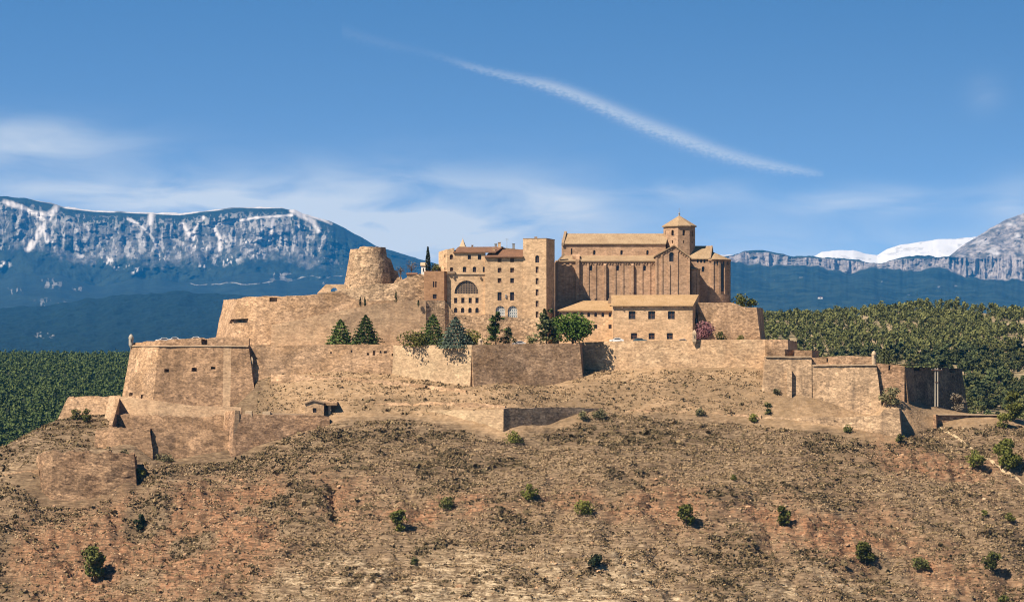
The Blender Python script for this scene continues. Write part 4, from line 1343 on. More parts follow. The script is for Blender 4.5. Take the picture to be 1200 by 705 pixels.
# ---------------------------------------------------------------- buildings
def facade(mb, a, b, z0, z1, holes=(), depth=.4, mi=0, clip=None, mi_jamb=0):
    """vertical wall face from a to b (x, y), outward side on the right of a->b; holes: (u0, u1, z0, z1, arch). clip: convex outline [(u, z)]"""
    a, b = Vector(a), Vector(b)
    L = (b - a).length
    d = (b - a) / L
    nrm = Vector((d.y, -d.x))
    def W(u, z, off=0):
        p = a + d * u - nrm * off
        return (p.x, p.y, z)
    us = sorted(set([0.0, L] + [h[0] for h in holes] + [h[1] for h in holes]))
    zs = sorted(set([z0, z1] + [h[2] for h in holes] + [h[3] for h in holes]))
    def clipped(poly):
        if clip is None:
            return poly
        out = poly
        m = len(clip)
        for i in range(m):
            p0, p1 = clip[i], clip[(i + 1) % m]
            res = []
            def side(q):
                return (p1[0] - p0[0]) * (q[1] - p0[1]) - (p1[1] - p0[1]) * (q[0] - p0[0])
            for k in range(len(out)):
                c, e = out[k], out[(k + 1) % len(out)]
                sc, se = side(c), side(e)
                if sc >= -1e-9:
                    res.append(c)
                if (sc > 1e-9 and se < -1e-9) or (sc < -1e-9 and se > 1e-9):
                    tt = sc / (sc - se)
                    res.append((c[0] + (e[0] - c[0]) * tt, c[1] + (e[1] - c[1]) * tt))
            out = res
            if len(out) < 3:
                return []
        return out
    for i in range(len(us) - 1):
        for j in range(len(zs) - 1):
            uc, zc = (us[i] + us[i + 1]) / 2, (zs[j] + zs[j + 1]) / 2
            if any(h[0] < uc < h[1] and h[2] < zc < h[3] for h in holes):
                continue
            q = clipped([(us[i], zs[j]), (us[i + 1], zs[j]), (us[i + 1], zs[j + 1]), (us[i], zs[j + 1])])
            if q:
                mb.poly([W(u, z) for u, z in q], mi)
    for h in holes:
        u0, u1, h0, h1, arch = h
        if arch:
            r = (u1 - u0) / 2
            ry = min(r * (arch if arch > .1 else 1), h1 - h0)
            um = (u0 + u1) / 2
            zsn = h1 - ry
            arc = [(um - r * math.cos(math.pi * k / 10), zsn + ry * math.sin(math.pi * k / 10)) for k in range(11)]
            mb.poly([W(*q) for q in ([(u0, h1)] + arc[:6])], mi)
            mb.poly([W(*q) for q in (arc[5:] + [(u1, h1)])], mi)
            path = [(u0, h0)] + arc + [(u1, h0)]
        else:
            path = [(u0, h0), (u0, h1), (u1, h1), (u1, h0)]
        for k in range(len(path)):
            p, q = path[k], path[(k + 1) % len(path)]
            mb.poly([W(*p), W(*q), W(q[0], q[1], depth), W(p[0], p[1], depth)], mi_jamb)
    return W

def window(parent, a, b, h, depth=.38, style='dark', name='window', bars=None, fw=.1):
    a, b = Vector(a), Vector(b)
    L = (b - a).length; d = (b - a) / L; nrm = Vector((d.y, -d.x))
    u0, u1, z0, z1 = h[:4]
    mats = {'dark': ('glass', 'frame_brown'), 'church': ('glass', 'trim_dark'), 'white': ('glass_pale', 'frame_white'), 'shut': ('shutter', 'frame_brown'), 'wood': ('glass', 'frame_brown'), 'grille': ('glass', 'trim_dark')}[style]
    def W(u, z, off):
        p = a + d * u - nrm * off
        return Vector((p.x, p.y, z))
    mb = MB()
    e = .04
    mb.poly([W(u0 - e, z0 - e, depth - .02), W(u1 + e, z0 - e, depth - .02), W(u1 + e, z1 + e, depth - .02), W(u0 - e, z1 + e, depth - .02)], 0)
    def bar(ua, ub, za, zb):
        o0, o1 = depth - .12, depth - .03
        c = [W(ua, za, o0), W(ub, za, o0), W(ub, zb, o0), W(ua, zb, o0)]
        k = [W(ua, za, o1), W(ub, za, o1), W(ub, zb, o1), W(ua, zb, o1)]
        mb.poly(c, 1)
        for i in range(4):
            mb.poly([c[i], c[(i + 1) % 4], k[(i + 1) % 4], k[i]], 1)
    nx, nz = bars if bars else ((2, 2) if (u1 - u0) > .9 else (1, 1))
    w, hh = u1 - u0, z1 - z0
    for i in range(1, nx):
        um = u0 + w * i / nx
        bar(um - fw / 2, um + fw / 2, z0 + .005, z1 - .005)
    for i in range(1, nz):
        zm = z0 + hh * i / nz
        bar(u0 + .005, u1 - .005, zm - fw / 2, zm + fw / 2)
    bar(u0 + .003, u0 + fw, z0 + .003, z1 - .003); bar(u1 - fw, u1 - .003, z0 + .003, z1 - .003)
    return mb.build(name, [MAT[mats[0]], MAT[mats[1]]], parent)

def xy(px, Y):
    return (P(px, HOR, Y).x, Y)
def zz(py, Y):
    return P(0, py, Y).z

class Face:
    """a facade given in photo columns/rows at its own depth"""
    def __init__(s, px0, Y0, px1, Y1):
        s.a, s.b = xy(px0, Y0), xy(px1, Y1)
        s.px0, s.px1, s.Y = px0, px1, (Y0 + Y1) / 2
        s.L = math.hypot(s.b[0] - s.a[0], s.b[1] - s.a[1])
        s.holes = []
        s.spec = []
    def u(s, px):
        return (px - s.px0) / (s.px1 - s.px0) * s.L
    def z(s, py):
        return zz(py, s.Y)
    def add(s, pxc, pyc, w, h, arch=0, style='dark', bars=None, **kw):
        hole = (s.u(pxc - w / 2), s.u(pxc + w / 2), s.z(pyc + h / 2), s.z(pyc - h / 2), arch)
        s.holes.append(hole)
        s.spec.append((hole, style, bars, kw))
        return s
    def put(s, mb, z0, z1, depth=.45, clip=None, mi=0):
        s.depth = depth
        return facade(mb, s.a, s.b, z0, z1, s.holes, depth, mi, clip)
    def windows(s, parent):
        for hole, style, bars, kw in s.spec:
            window(parent, s.a, s.b, hole, s.depth, style, bars=bars, **kw)

def gable_roof(mb, p, q, wid_dir, half, ze, zr, over=.5, thick=.22, mi=0):
    """ridge from p to q (xy), eaves at +-half along wid_dir"""
    p, q, w = Vector(p), Vector(q), Vector(wid_dir).normalized()
    d = (q - p).normalized()
    p, q = p - d * over, q + d * over
    sl = (zr - ze) / half
    eo = half + over
    zo = zr - sl * eo
    for sg in (-1, 1):
        e0, e1 = p + w * eo * sg, q + w * eo * sg
        A = [(*p, zr), (*q, zr), (*e1, zo), (*e0, zo)]
        Bv = [(x, y, z - thick) for x, y, z in A]
        mb.poly(A, mi); mb.poly(Bv, mi)
        for i in range(4):
            mb.poly([A[i], A[(i + 1) % 4], Bv[(i + 1) % 4], Bv[i]], mi)

def slab_roof(mb, pts, thick=.25, mi=0):
    A = [tuple(p) for p in pts]
    Bv = [(x, y, z - thick) for x, y, z in A]
    mb.poly(A, mi); mb.poly(Bv, mi)
    for i in range(len(A)):
        j = (i + 1) % len(A)
        mb.poly([A[i], A[j], Bv[j], Bv[i]], mi)

# ---- the round keep
def round_keep():
    c = P(432.5, 345, 46)
    f = (D + 46) / D
    rt, rb = 20.5 * S * f, 30 * S * f
    z0, z1 = 112.0, zz(290, 46 - 5)
    t = thing('round_tower', 'stout round stone tower tapering to a broken top, left of the palace', 'tower', (c.x - .3, 46, z0))
    mb = MB()
    nseg, nr = 72, 26
    rows = []
    for i in range(nr + 1):
        s = i / nr
        z = z0 + (z1 - z0) * s
        zt = (z - zz(338, 46)) / (z1 - zz(338, 46))
        r = rb * 0.955 + (rt - rb * .955) * min(1, max(-.4, zt)) ** 1.0 if zt > 0 else rb * .955 - (rt - rb * .955) * .0 - zt * 3.0
        row = []
        for k in range(nseg):
            a = 2 * math.pi * k / nseg
            p = Vector((c.x - .3 + r * math.cos(a), 46 + r * math.sin(a), z))
            w = mnoise.noise(p * .5) * .12 + mnoise.noise(p * 1.3) * .10
            p.x += w * math.cos(a); p.y += w * math.sin(a)
            if i == nr:
                p.z += mnoise.noise(Vector((a * 3, 0, 5))) * .3 + (.25 if -2.1 < math.atan2(p.y - 46, p.x - c.x) < 0 else -.4)
            row.append(p)
        rows.append(row)
    mb.grid(rows, close=True)
    inner = [Vector((c.x - .3 + (rt - 2) * math.cos(2 * math.pi * k / nseg), 46 + (rt - 2) * math.sin(2 * math.pi * k / nseg), z1 - .3)) for k in range(nseg)]
    mb.grid([rows[-1], inner], close=True)
    mb.poly(inner)
    mb.build('tower_wall', MAT['rubble'], t)
    # torn masonry on its right side
    mb = MB()
    pr = [(450, 299), (455, 302), (458, 304), (460, 310), (462, 316), (466, 318), (468, 326), (470, 332), (470, 345), (448, 345)]
    fr = [P(x, y, 47) for x, y in pr]; bk = [P(x, y, 54) for x, y in pr]
    mb.poly(fr); mb.poly(bk[::-1])
    for i in range(len(pr)):
        j = (i + 1) % len(pr)
        mb.poly([fr[i], fr[j], bk[j], bk[i]])
    mb.build('broken_wall', MAT['wall_grey'], t)
    mb = MB()
    pr = [(462, 330), (466, 325), (470, 324), (472, 328), (474, 332), (474, 342), (460, 342)]
    fr = [P(x, y, 40) for x, y in pr]; bk = [P(x, y, 43) for x, y in pr]
    mb.poly(fr); mb.poly(bk[::-1])
    for i in range(len(pr)):
        j = (i + 1) % len(pr)
        mb.poly([fr[i], fr[j], bk[j], bk[i]])
    mb.build('broken_wall', MAT['rubble'], t)
round_keep()

def arch_gate():
    t = thing('arched_wall', 'small wall with an open arch left of the round tower', 'wall', P(392, 346, 34))
    F = Face(372, 34, 405, 34)
    h = (F.u(387.5), F.u(395.5), F.z(343.5), F.z(336.8), 1)
    hb = list(h)
    for off in (0,):
        mb = MB()
        L = F.L
        clip = [(0, F.z(352)), (L, F.z(352)), (L, F.z(333)), (F.u(382), F.z(333)), (0, F.z(343))]
        facade(mb, F.a, F.b, F.z(352), F.z(333), [h], 1.2, 0, clip)
        # back face
        a2, b2 = (F.a[0], F.a[1] + 1.2), (F.b[0], F.b[1] + 1.2)
        facade(mb, a2, b2, F.z(352), F.z(333), [h], 0.01, 0, clip)
        pts = clip
        for i in range(len(pts)):
            p, q = pts[i], pts[(i + 1) % len(pts)]
            mb.poly([(F.a[0] + p[0], 34, p[1]), (F.a[0] + q[0], 34, q[1]), (F.a[0] + q[0], 35.2, q[1]), (F.a[0] + p[0], 35.2, p[1])])
        mb.build('wall', MAT['palace'], t)
    mb = MB()
    a = P(373, 343.6, 33.4); b = P(384, 342.6, 33.4)
    slab_roof(mb, [(a.x, 32, a.z), (b.x, 32, b.z), (b.x, 34.2, b.z + .3), (a.x, 34.2, a.z + .3)], .3)
    mb.build('coping', MAT['trim_dark'], t)
arch_gate()

# ---- palace (now an inn)
def palace():
    Yf = 22.0
    t = thing('palace', 'tan stone palace with a square tower, small windows and a large arched loggia', 'palace', (P(575, 400, Yf).x, Yf, 109.9))
    zb = 108.5
    # left wing
    mb = MB()
    F = Face(524, Yf, 568.5, Yf)
    for px, py, w, h, ar in ((529, 301, 3.8, 5.8, .7), (550, 301.2, 3.8, 5.4, 0), (562, 301.3, 4, 6.2, 0), (529.2, 315.5, 3.8, 5, .7), (544.3, 315.6, 4, 6.5, .6), (556, 315.6, 4, 6.5, .6), (566.9, 315.6, 2.4, 6.4, .5)):
        F.add(px, py, w, h, ar, 'shut' if px < 530 else 'dark')
    for px in (534, 542.4, 551, 559):
        F.add(px, 351.9, 3.8, 6.4, 0, 'dark')
    for px in (534, 542.2, 550.8, 559):
        F.add(px, 363.4, 4, 6.2, 1, 'dark')
    F.add(546.6, 336.3, 28.4, 15.6, 1.12, 'grille', bars=(15, 6), fw=.16)
    ztop = F.z(294.8)
    F.put(mb, zb, ztop, .5)
    # side and back of the wing
    a, b = F.a, F.b
    bk = 16
    mb.poly([(a[0], a[1], zb), (a[0], a[1], ztop), (a[0] - .5, Yf + bk, ztop), (a[0] - .5, Yf + bk, zb)])
    mb.poly([(a[0] - .5, Yf + bk, zb), (b[0], Yf + bk, zb), (b[0], Yf + bk, ztop), (a[0] - .5, Yf + bk, ztop)])
    mb.poly([(a[0], a[1], ztop), (b[0], b[1], ztop), (b[0], Yf + bk, ztop), (a[0] - .5, Yf + bk, ztop)])
    w = mb.build('wing_wall', MAT['palace'], t)
    F.windows(w)
    # turned end of the wing (left, catching more sun), with a raised parapet
    mb = MB()
    F2 = Face(514, Yf + 6, 524.2, Yf - .02)
    F2.add(521.3, 300.5, 1.3, 3.2, 0).add(521.3, 315.3, 1.3, 3.2, 0)
    F2.put(mb, zb, F2.z(292), .4, clip=[(0, zb), (F2.L, zb), (F2.L, F2.z(292.2)), (0, F2.z(294.6))])
    a, b = F2.a, F2.b
    p1, p2 = P(531.5, 290.2, Yf + .4), P(514, 294.6, Yf + 6)
    mb.poly([(a[0], a[1], zb), (a[0], a[1], F2.z(294.6)), (a[0], Yf + 18, F2.z(294.6)), (a[0], Yf + 18, zb)])
    w = mb.build('end_wall', MAT['palace'], t)
    F2.windows(w)
    mb = MB()
    b3 = xy(532, Yf + .02)
    z0_ = zz(295.2, Yf)
    mb.prism([(b[0], b[1]), b3, (b3[0], Yf + 6), (b[0], Yf + 6)], z0_, [zz(292.2, Yf), zz(290.4, Yf), zz(290.4, Yf), zz(292.2, Yf)])
    mb.build('parapet', MAT['palace'], t)
    # front tower-like block at the left
    mb = MB()
    F3 = Face(497, 20.4, 520.5, 20.4)
    F3.add(508.2, 333, 1.7, 7.2, .6).add(510.8, 333, 1.7, 7.2, .6).add(509.5, 347.3, 4.4, 5.4, 0)
    F3.put(mb, F3.z(352), F3.z(317.6), .4)
    a, b = F3.a, F3.b
    z1 = F3.z(317.6)
    ret = xy(523.8, 22)
    mb.poly([(b[0], b[1], F3.z(352)), (ret[0], ret[1], F3.z(352)), (ret[0], ret[1], z1), (b[0], b[1], z1)])
    mb.poly([(a[0], a[1], F3.z(352)), (a[0], a[1], z1), (a[0], 30, z1), (a[0], 30, F3.z(352))])
    mb.poly([(a[0], a[1], z1), (b[0], b[1], z1), (ret[0], 30, z1), (a[0], 30, z1)])
    w = mb.build('front_block', MAT['brickish'], t)
    F3.windows(w)
    # rough base under the block and wing
    wall('base_wall', None, [(496, 352, 402, 17.5), (510, 352, 402, 19.3), (521, 352, 402, 20.1), (525, 356, 402, 21.0), (533, 369, 402, 21.3), (560, 370, 402, 21.3), (570, 368, 402, 21.2), (613.5, 373, 402, 20.8), (640.5, 374, 402, 19.9), (650, 374, 402, 28)], 'rubble', batter=.05, rough=.18, crumble=.2, parent=t, thick=1.0)
    # string course and corbels
    mb = MB()
    p, q = P(533.5, 321, Yf), P(568, 321, Yf)
    mb.box(((p.x + q.x) / 2, Yf - .12, p.z), (q.x - p.x, .3, .32))
    mb.build('string_course', MAT['trim'], t)
    mb = MB()
    p, q = P(524.5, 319.3, Yf), P(533, 319.3, Yf)
    mb.box(((p.x + q.x) / 2, Yf - .35, p.z), (q.x - p.x, .8, .75))
    mb.build('balcony', MAT['trim_dark'], t)
    mb = MB()
    for px in (531.5, 562.8):
        p = P(px, 324.6, Yf)
        mb.box((p.x, Yf - .25, p.z), (.45, .6, .55))
    mb.build('corbel', MAT['trim_dark'], t)
    # centre block
    mb = MB()
    Yc = 21.3
    C = Face(568.2, Yc, 613.5, Yc)
    for px in (585.4, 600.1):
        for py, hh in ((304.6, 5.2), (316.6, 5.8), (328.6, 5.8)):
            C.add(px, py, 4.4, hh, 0, 'shut' if px < 590 or py < 320 else 'dark')
        C.add(px, 347, 4.8, 9.8, 0, 'wood')
    C.add(586.3, 365.4, 11.2, 14.6, 1, 'white', bars=(5, 4), fw=.13).add(600.7, 365.4, 11.2, 14.6, 1, 'white', bars=(5, 4), fw=.13)
    zt = C.z(300.6)
    C.put(mb, zb, zt, .5)
    a, b = C.a, C.b
    mb.poly([(a[0], a[1], zb), (a[0], a[1], zt), (a[0], Yc + 14, zt), (a[0], Yc + 14, zb)])
    mb.poly([(a[0], a[1], zt), (b[0], b[1], zt), (b[0], Yc + 14, zt), (a[0], Yc + 14, zt)])
    mb.poly([(a[0], Yc + 14, zb), (b[0], Yc + 14, zb), (b[0], Yc + 14, zt), (a[0], Yc + 14, zt)])
    w = mb.build('central_wall', MAT['palace'], t)
    C.windows(w)
    mb = MB()
    p = P(592.8, 347, Yc)
    mb.box((p.x, Yc - .15, p.z), (.4, .3, 1.0))
    mb.build('lantern', MAT['metal'], t)
    # roofs
    mb = MB()
    e0, e1 = P(531, 295.2, Yf - .5), P(581, 295.2, Yf - .5)
    r0, r1 = P(537, 289.3, Yf + 6), P(590, 289, Yf + 6)
    slab_roof(mb, [e0, e1, r1, r0], .28)
    slab_roof(mb, [r0, r1, P(590, 294, Yf + 14), P(533, 294, Yf + 14)], .28)
    slab_roof(mb, [e0, r0, P(533, 294, Yf + 14), (e0.x, Yf + 6, e0.z)], .28)
    mb.build('roof', MAT['roof_red'], t)
    mb = MB()
    e0, e1 = P(568, 300.6, Yc - .7), P(613.4, 300.6, Yc - .7)
    r0, r1 = P(577, 292.2, Yc + 5.5), P(613.4, 292.2, Yc + 5.5)
    slab_roof(mb, [e0, e1, r1, r0], .28)
    slab_roof(mb, [e0, r0, P(577, 297, Yc + 12), P(568, 300.6, Yc + 8)], .28)
    mb.build('roof', MAT['roof_red'], t)
    mb = MB()
    e0, e1 = P(585, 289.6, Yc + 7), P(613, 292.6, Yc + 7)
    mb.prism([(e0.x, Yc + 7), (e1.x, Yc + 7), (e1.x, Yc + 13), (e0.x, Yc + 13)], zt, [e0.z, e1.z, e1.z, e0.z])
    mb.build('rear_wall', MAT['wall_grey'], t)
    for (x0, x1, y0, y1, Y, m) in ((583.6, 586.8, 284.2, 291, Yf + 5, 'palace'), (579.6, 582.6, 286, 291, Yf + 7, 'metal'), (600.4, 603.4, 285.8, 291.5, Yf + 8, 'metal'), (577.2, 580.2, 290.8, 297, Yc + 2, 'palace'), (552.5, 554.5, 287.6, 291, Yf + 6, 'trim_dark')):
        mb = MB()
        p, q = P(x0, y0, Y), P(x1, y1, Y)
        mb.box(((p.x + q.x) / 2, Y, (p.z + q.z) / 2 - .3), (q.x - p.x, .7, p.z - q.z + .6))
        mb.box(((p.x + q.x) / 2, Y, p.z + .06), (q.x - p.x + .2, .9, .14))
        mb.build('chimney', MAT[m], t)
    mb = MB()
    p = P(594, 291, Yc + 8); q = P(594, 279.5, Yc + 8)
    mb.tube([p, q], [.05, .04], 5)
    for dz in (0, .5):
        mb.box((q.x, q.y, q.z - dz), (1.0, .05, .05))
    mb.build('antenna', MAT['metal'], t)
    # belfry spire behind the roof
    mb = MB()
    c = P(542.3, 290, Yf + 10)
    zt2 = zz(281, Yf + 10)
    mb.box((c.x, Yf + 10, c.z - .5), (2.2, 2.2, 1.6))
    mb.ring((c.x, Yf + 10), [1.25, .12], [c.z + .25, zt2 + .2], 4, cap=True, a0=.6, a1=.6 + 2 * math.pi)
    mb.ring((c.x, Yf + 10), [.06, .03], [zt2, zt2 + .8], 5)
    mb.build('spire', MAT['trim'], t)
    # square tower
    mb = MB()
    Tw = Face(613, Yf - .8, 640.2, Yf - 2.0)
    Tw.add(629.5, 303.4, 4.6, 8.6, 1, 'dark', bars=(2, 3))
    for py in (316, 329.3, 342.6, 355.9, 368.6):
        Tw.add(629.4, py, 3.4, 7.4, 0, 'shut')
    zt = Tw.z(280)
    Tw.put(mb, zb, zt, .5)
    a, b = Tw.a, Tw.b
    r = xy(650, Yf + 6.5)
    l2 = (a[0] + .2, Yf + 7.5)
    for p, q in ((b, r), (r, l2), (l2, a)):
        facade(mb, p, q, zb, zt)
    mb.poly([(*p, zt - .8) for p in (a, b, r, l2)])
    w = mb.build('square_tower', MAT['palace'], t)
    Tw.windows(w)
    mb = MB()
    c = [Vector(p) for p in (a, b, r, l2)]
    mid = sum((Vector(p) for p in (a, b, r, l2)), Vector((0, 0))) / 4
    for i in range(4):
        p, q = c[i], c[(i + 1) % 4]
        pi, qi = p.lerp(mid, .1), q.lerp(mid, .1)
        po, qo = p.lerp(mid, -.012), q.lerp(mid, -.012)
        mb.poly([(*po, zt + .003), (*qo, zt + .003), (*qo, zt + .25), (*po, zt + .25)])
        mb.poly([(*po, zt + .25), (*qo, zt + .25), (*qi, zt + .25), (*pi, zt + .25)])
        mb.poly([(*pi, zt + .25), (*qi, zt + .25), (*qi, zt - .8), (*pi, zt - .8)])
        mb.poly([(*po, zt + .003), (*qo, zt + .003), (*qi, zt + .003), (*pi, zt + .003)])
    mb.build('coping', MAT['trim_dark'], w)
    mb = MB()
    p = P(628, 280, Yf)
    mb.box((p.x, Yf + 2, zt + .4), (.9, .9, .9))
    mb.build('hatch', MAT['trim_dark'], w)
palace()

# ---- collegiate church
def church():
    Ya = 33.0     # south wall of the aisle
    t = thing('church', 'long romanesque stone church with octagonal crossing tower and round apse', 'church', (P(720, 400, Ya).x, Ya, 109.9))
    zb = 109.0
    # aisle wall
    A = Face(651, Ya, 770, Ya)
    for px in (692.6, 724, 755.5):
        A.add(px, 314, 3.2, 6.2, 1, 'church', bars=(1, 1))
    zt = A.z(305)
    mb = MB()
    A.put(mb, zb, zt, .6)
    a, b = A.a, A.b
    nb = Ya + 22
    mb.poly([(a[0], a[1], zb), (a[0], a[1], zt), (a[0], nb, zt), (a[0], nb, zb)])
    mb.poly([(a[0], nb, zb), (b[0], nb, zb), (b[0], nb, zt), (a[0], nb, zt)])
    w = mb.build('aisle_wall', MAT['ashlar'], t)
    A.windows(w)
    # pilaster strips, corbel table, buttresses
    mb = MB()
    for px in (661.5, 668.5, 688.8, 697.6, 720.3, 729.5, 751.8, 761):
        p = P(px, 305.5, Ya); q = P(px, 350, Ya)
        mb.box((p.x, Ya - .11, (p.z + q.z) / 2), (.62, .24, p.z - q.z))
    for px in np.arange(683, 768, 3.1):
        p = P(px, 308.6, Ya)
        mb.box((p.x, Ya - .12, p.z), (.34, .26, .5))
    p = P(710, 306.4, Ya)
    q0, q1 = P(681, 306.4, Ya), P(768, 306.4, Ya)
    mb.box(((q0.x + q1.x) / 2, Ya - .16, p.z - .1), (q1.x - q0.x, .34, .36))
    mb.build('pilaster_strips', MAT['ashlar'], w)
    for px, wd, pr in ((676.6, 4.2, .9), (708.9, 2.8, .75), (741.0, 2.8, .75)):
        mb = MB()
        p = P(px, 307.5 if px > 690 else 300, Ya); q = P(px, 352, Ya)
        hw = wd * S / 2 * (D + Ya) / D
        y0, y1 = Ya - pr, Ya - .003
        zt_, zl = p.z, p.z - .9
        mb.prism([(p.x - hw, y0), (p.x + hw, y0), (p.x + hw, y1), (p.x - hw, y1)], q.z, [zl, zl, zt_, zt_])
        mb.build('buttress', MAT['ashlar'], w)
    # block standing on the aisle roof
    mb = MB()
    p, q = P(671, 296.8, Ya + 1), P(679.5, 305, Ya + 1)
    slab = [(p.x, Ya + 1.2), (q.x, Ya + 1.2), (q.x, Ya + 5), (p.x, Ya + 5)]
    mb.prism(slab, q.z, [p.z - .8, p.z - .8, p.z, p.z])
    mb.build('stair_block', MAT['ashlar'], t)
    # aisle roof
    mb = MB()
    Yn = Ya + 6.5
    slab_roof(mb, [P(654, 305.3, Ya - .5), P(770, 305.3, Ya - .5), P(770, 299.3, Yn), P(660, 299.3, Yn)], .32)
    mb.build('aisle_roof', MAT['roof_tan'], t)
    # raised west edge of the aisle
    mb = MB()
    pts = [(650.5, 308), (661, 296.3), (662, 299), (654, 306.6), (654, 352), (650.5, 352)]
    fr = [P(x, y, Ya - .5) for x, y in pts]; bk = [P(x, y, Ya + 1.0) for x, y in pts]
    fr = [Vector((v.x, Ya - .5 + max(0, (661 - pt[0])) * 0, v.z)) for v, pt in zip(fr, pts)]
    mb.poly(fr); mb.poly(bk[::-1])
    for i in range(len(pts)):
        j = (i + 1) % len(pts)
        mb.poly([fr[i], fr[j], bk[j], bk[i]])
    mb.build('west_edge', MAT['trim_dark'], t)
    # clerestory
    Nf = Face(658.8, Yn, 780, Yn)
    Nf.add(669.9, 294.5, 1.8, 7, .8, 'church', bars=(1, 1))
    for px in (696.5, 728.4, 758.8):
        Nf.add(px, 295.8, 2.9, 5.6, 1, 'church', bars=(1, 1))
    mb = MB()
    zt = Nf.z(284.2)
    Nf.put(mb, Nf.z(308), zt, .6)
    a, b = Nf.a, Nf.b
    half = 5.2
    yb = Yn + 2 * half
    zr = zz(273.6, Yn + half)
    mb.poly([(a[0], Yn, Nf.z(308)), (a[0], Yn, zt), (a[0], Yn + half, zr), (a[0], yb, zt), (a[0], yb, Nf.z(308))])
    mb.poly([(a[0], yb, Nf.z(308)), (b[0], yb, Nf.z(308)), (b[0], yb, zt), (a[0], yb, zt)])
    w = mb.build('nave_wall', MAT['ashlar'], t)
    Nf.windows(w)
    mb = MB()
    for px in np.arange(664, 778, 3.1):
        p = P(px, 286.6, Yn)
        mb.box((p.x, Yn - .1, p.z), (.3, .2, .4))
    mb.build('corbel_table', MAT['ashlar'], w)
    mb = MB()
    x0, x1 = P(661, 280, Yn).x, P(779, 280, Yn).x
    gable_roof(mb, (x0 + .9, Yn + half), (x1 + .9, Yn + half), (.17, 1), half * 1.014, zt, zr, .45, .32)
    mb.build('nave_roof', MAT['roof_tan'], t)
    # raised west gable coping
    mb = MB()
    g = [(Yn - .6, zt - .1), (Yn + half, zr + .75), (yb + .6, zt - .1), (yb + .6, zt - .9), (Yn + half, zr - .1), (Yn - .6, zt - .9)]
    xa, xb = P(658.3, 280, Yn).x, P(661.2, 280, Yn).x
    sk = lambda x, q, y0=Yn: (x + (q[0] - y0) * .17, *q)
    mb.poly([sk(xa, q) for q in g]); mb.poly([sk(xb, q) for q in g])
    for i in range(len(g)):
        j = (i + 1) % len(g)
        mb.poly([sk(xa, g[i]), sk(xa, g[j]), sk(xb, g[j]), sk(xb, g[i])])
    mb.build('gable_coping', MAT['trim_dark'], t)
    # transept
    Yt = 29.5
    T = Face(768.4, Yt, 808.4, Yt)
    T.add(787, 300.8, 5.6, 11, 1, 'church', bars=(1, 1))
    mb = MB()
    zl, zp, zr_ = T.z(299.5), T.z(287.6), T.z(301)
    clip = [(0, zb), (T.L, zb), (T.L, zr_), (T.u(789.8), zp), (0, zl)]
    T.put(mb, zb, zp, .55, clip)
    a, b = T.a, T.b
    yb2 = Ya + 24
    br = (b[0] + 1.0, yb2)
    mb.poly([(b[0], b[1], zb), (b[0], b[1], zr_), (b[0], yb2, zr_), (b[0], yb2, zb)])
    mb.poly([(a[0], a[1], zb), (a[0], a[1], zl), (a[0], Ya + .5, zl), (a[0], Ya + .5, zb)])
    w = mb.build('transept_wall', MAT['ashlar'], t)
    T.windows(w)
    mb = MB()
    for px, top in ((769.4, 301), (775.4, 297.5), (784, 309.5), (793.6, 292.5), (807.4, 302)):
        p = P(px, top, Yt); q = P(px, 350, Yt)
        mb.box((p.x, Yt - .11, (p.z + q.z) / 2), (.55, .24, p.z - q.z))
    for k in range(1, 7):
        for (xA, yA, xB, yB) in ((769, 301.5, 789.6, 290.2), (789.8, 290.2, 808, 303.2)):
            px, py = xA + (xB - xA) * k / 7, yA + (yB - yA) * k / 7
            p = P(px, py, Yt)
            mb.box((p.x, Yt - .11, p.z), (.34, .22, .45))
    mb.build('pilaster_strips', MAT['ashlar'], w)
    mb = MB()
    xr = P(789.8, 287, Yt).x
    e0, e1 = P(767.0, 299.4, Yt), P(810.4, 302.0, Yt)
    zpk = zp + .25
    slab_roof(mb, [(e0.x, Yt - .45, e0.z), (xr, Yt - .45, zpk), (xr, Ya + 10, zpk), (e0.x, Ya + 10, e0.z)], .35)
    slab_roof(mb, [(xr, Yt - .452, zpk), (e1.x, Yt - .452, e1.z), (e1.x, Ya + 10, e1.z), (xr, Ya + 10, zpk)], .35)
    mb.build('transept_roof', MAT['roof_tan'], t)
    # crossing tower
    Yo = Yn + half
    f = (D + Yo) / D
    c = P(796, 264, Yo)
    R = 18.6 * S * f
    z0, z1 = zz(303, Yo), zz(263.8, Yo - 4)
    mb = MB()
    off = math.radians(8)
    V8 = [(c.x + R * math.cos(-off - k * math.pi / 4), Yo + R * math.sin(-off - k * math.pi / 4)) for k in range(8)]
    fs = []
    for k in range(8):
        p, q = V8[(k + 1) % 8], V8[k]
        Lf = math.hypot(q[0] - p[0], q[1] - p[1])
        holes = []
        if k in (0, 1, 2, 3):
            m_ = Lf / 2
            zc1, zc2 = zz(272.6, Yo - 4), zz(283.2, Yo - 4)
            holes = [(m_ - .42, m_ + .42, zc1 - .95, zc1 + .85, 1), (m_ - .2, m_ + .2, zc2 - .5, zc2 + .45, 1)]
        facade(mb, p, q, z0, z1, holes, .7)
        fs.append((p, q, holes))
    w = mb.build('crossing_tower', MAT['ashlar'], t)
    for p, q, holes in fs:
        for h in holes:
            window(w, p, q, h, .7, 'church', bars=(1, 1), fw=.04)
    mb = MB()
    Ro = R * 1.1
    rim = [(c.x + Ro * math.cos(-off - k * math.pi / 4), Yo + Ro * math.sin(-off - k * math.pi / 4), z1 - .05) for k in range(8)]
    apex = (c.x, Yo, zz(252.4, Yo))
    for k in range(8):
        mb.poly([rim[k], rim[(k + 1) % 8], apex])
        mb.poly([rim[k], rim[(k + 1) % 8], (*rim[(k + 1) % 8][:2], z1 - .4), (*rim[k][:2], z1 - .4)])
    mb.poly([(x, y, z - .35) for x, y, z in rim])
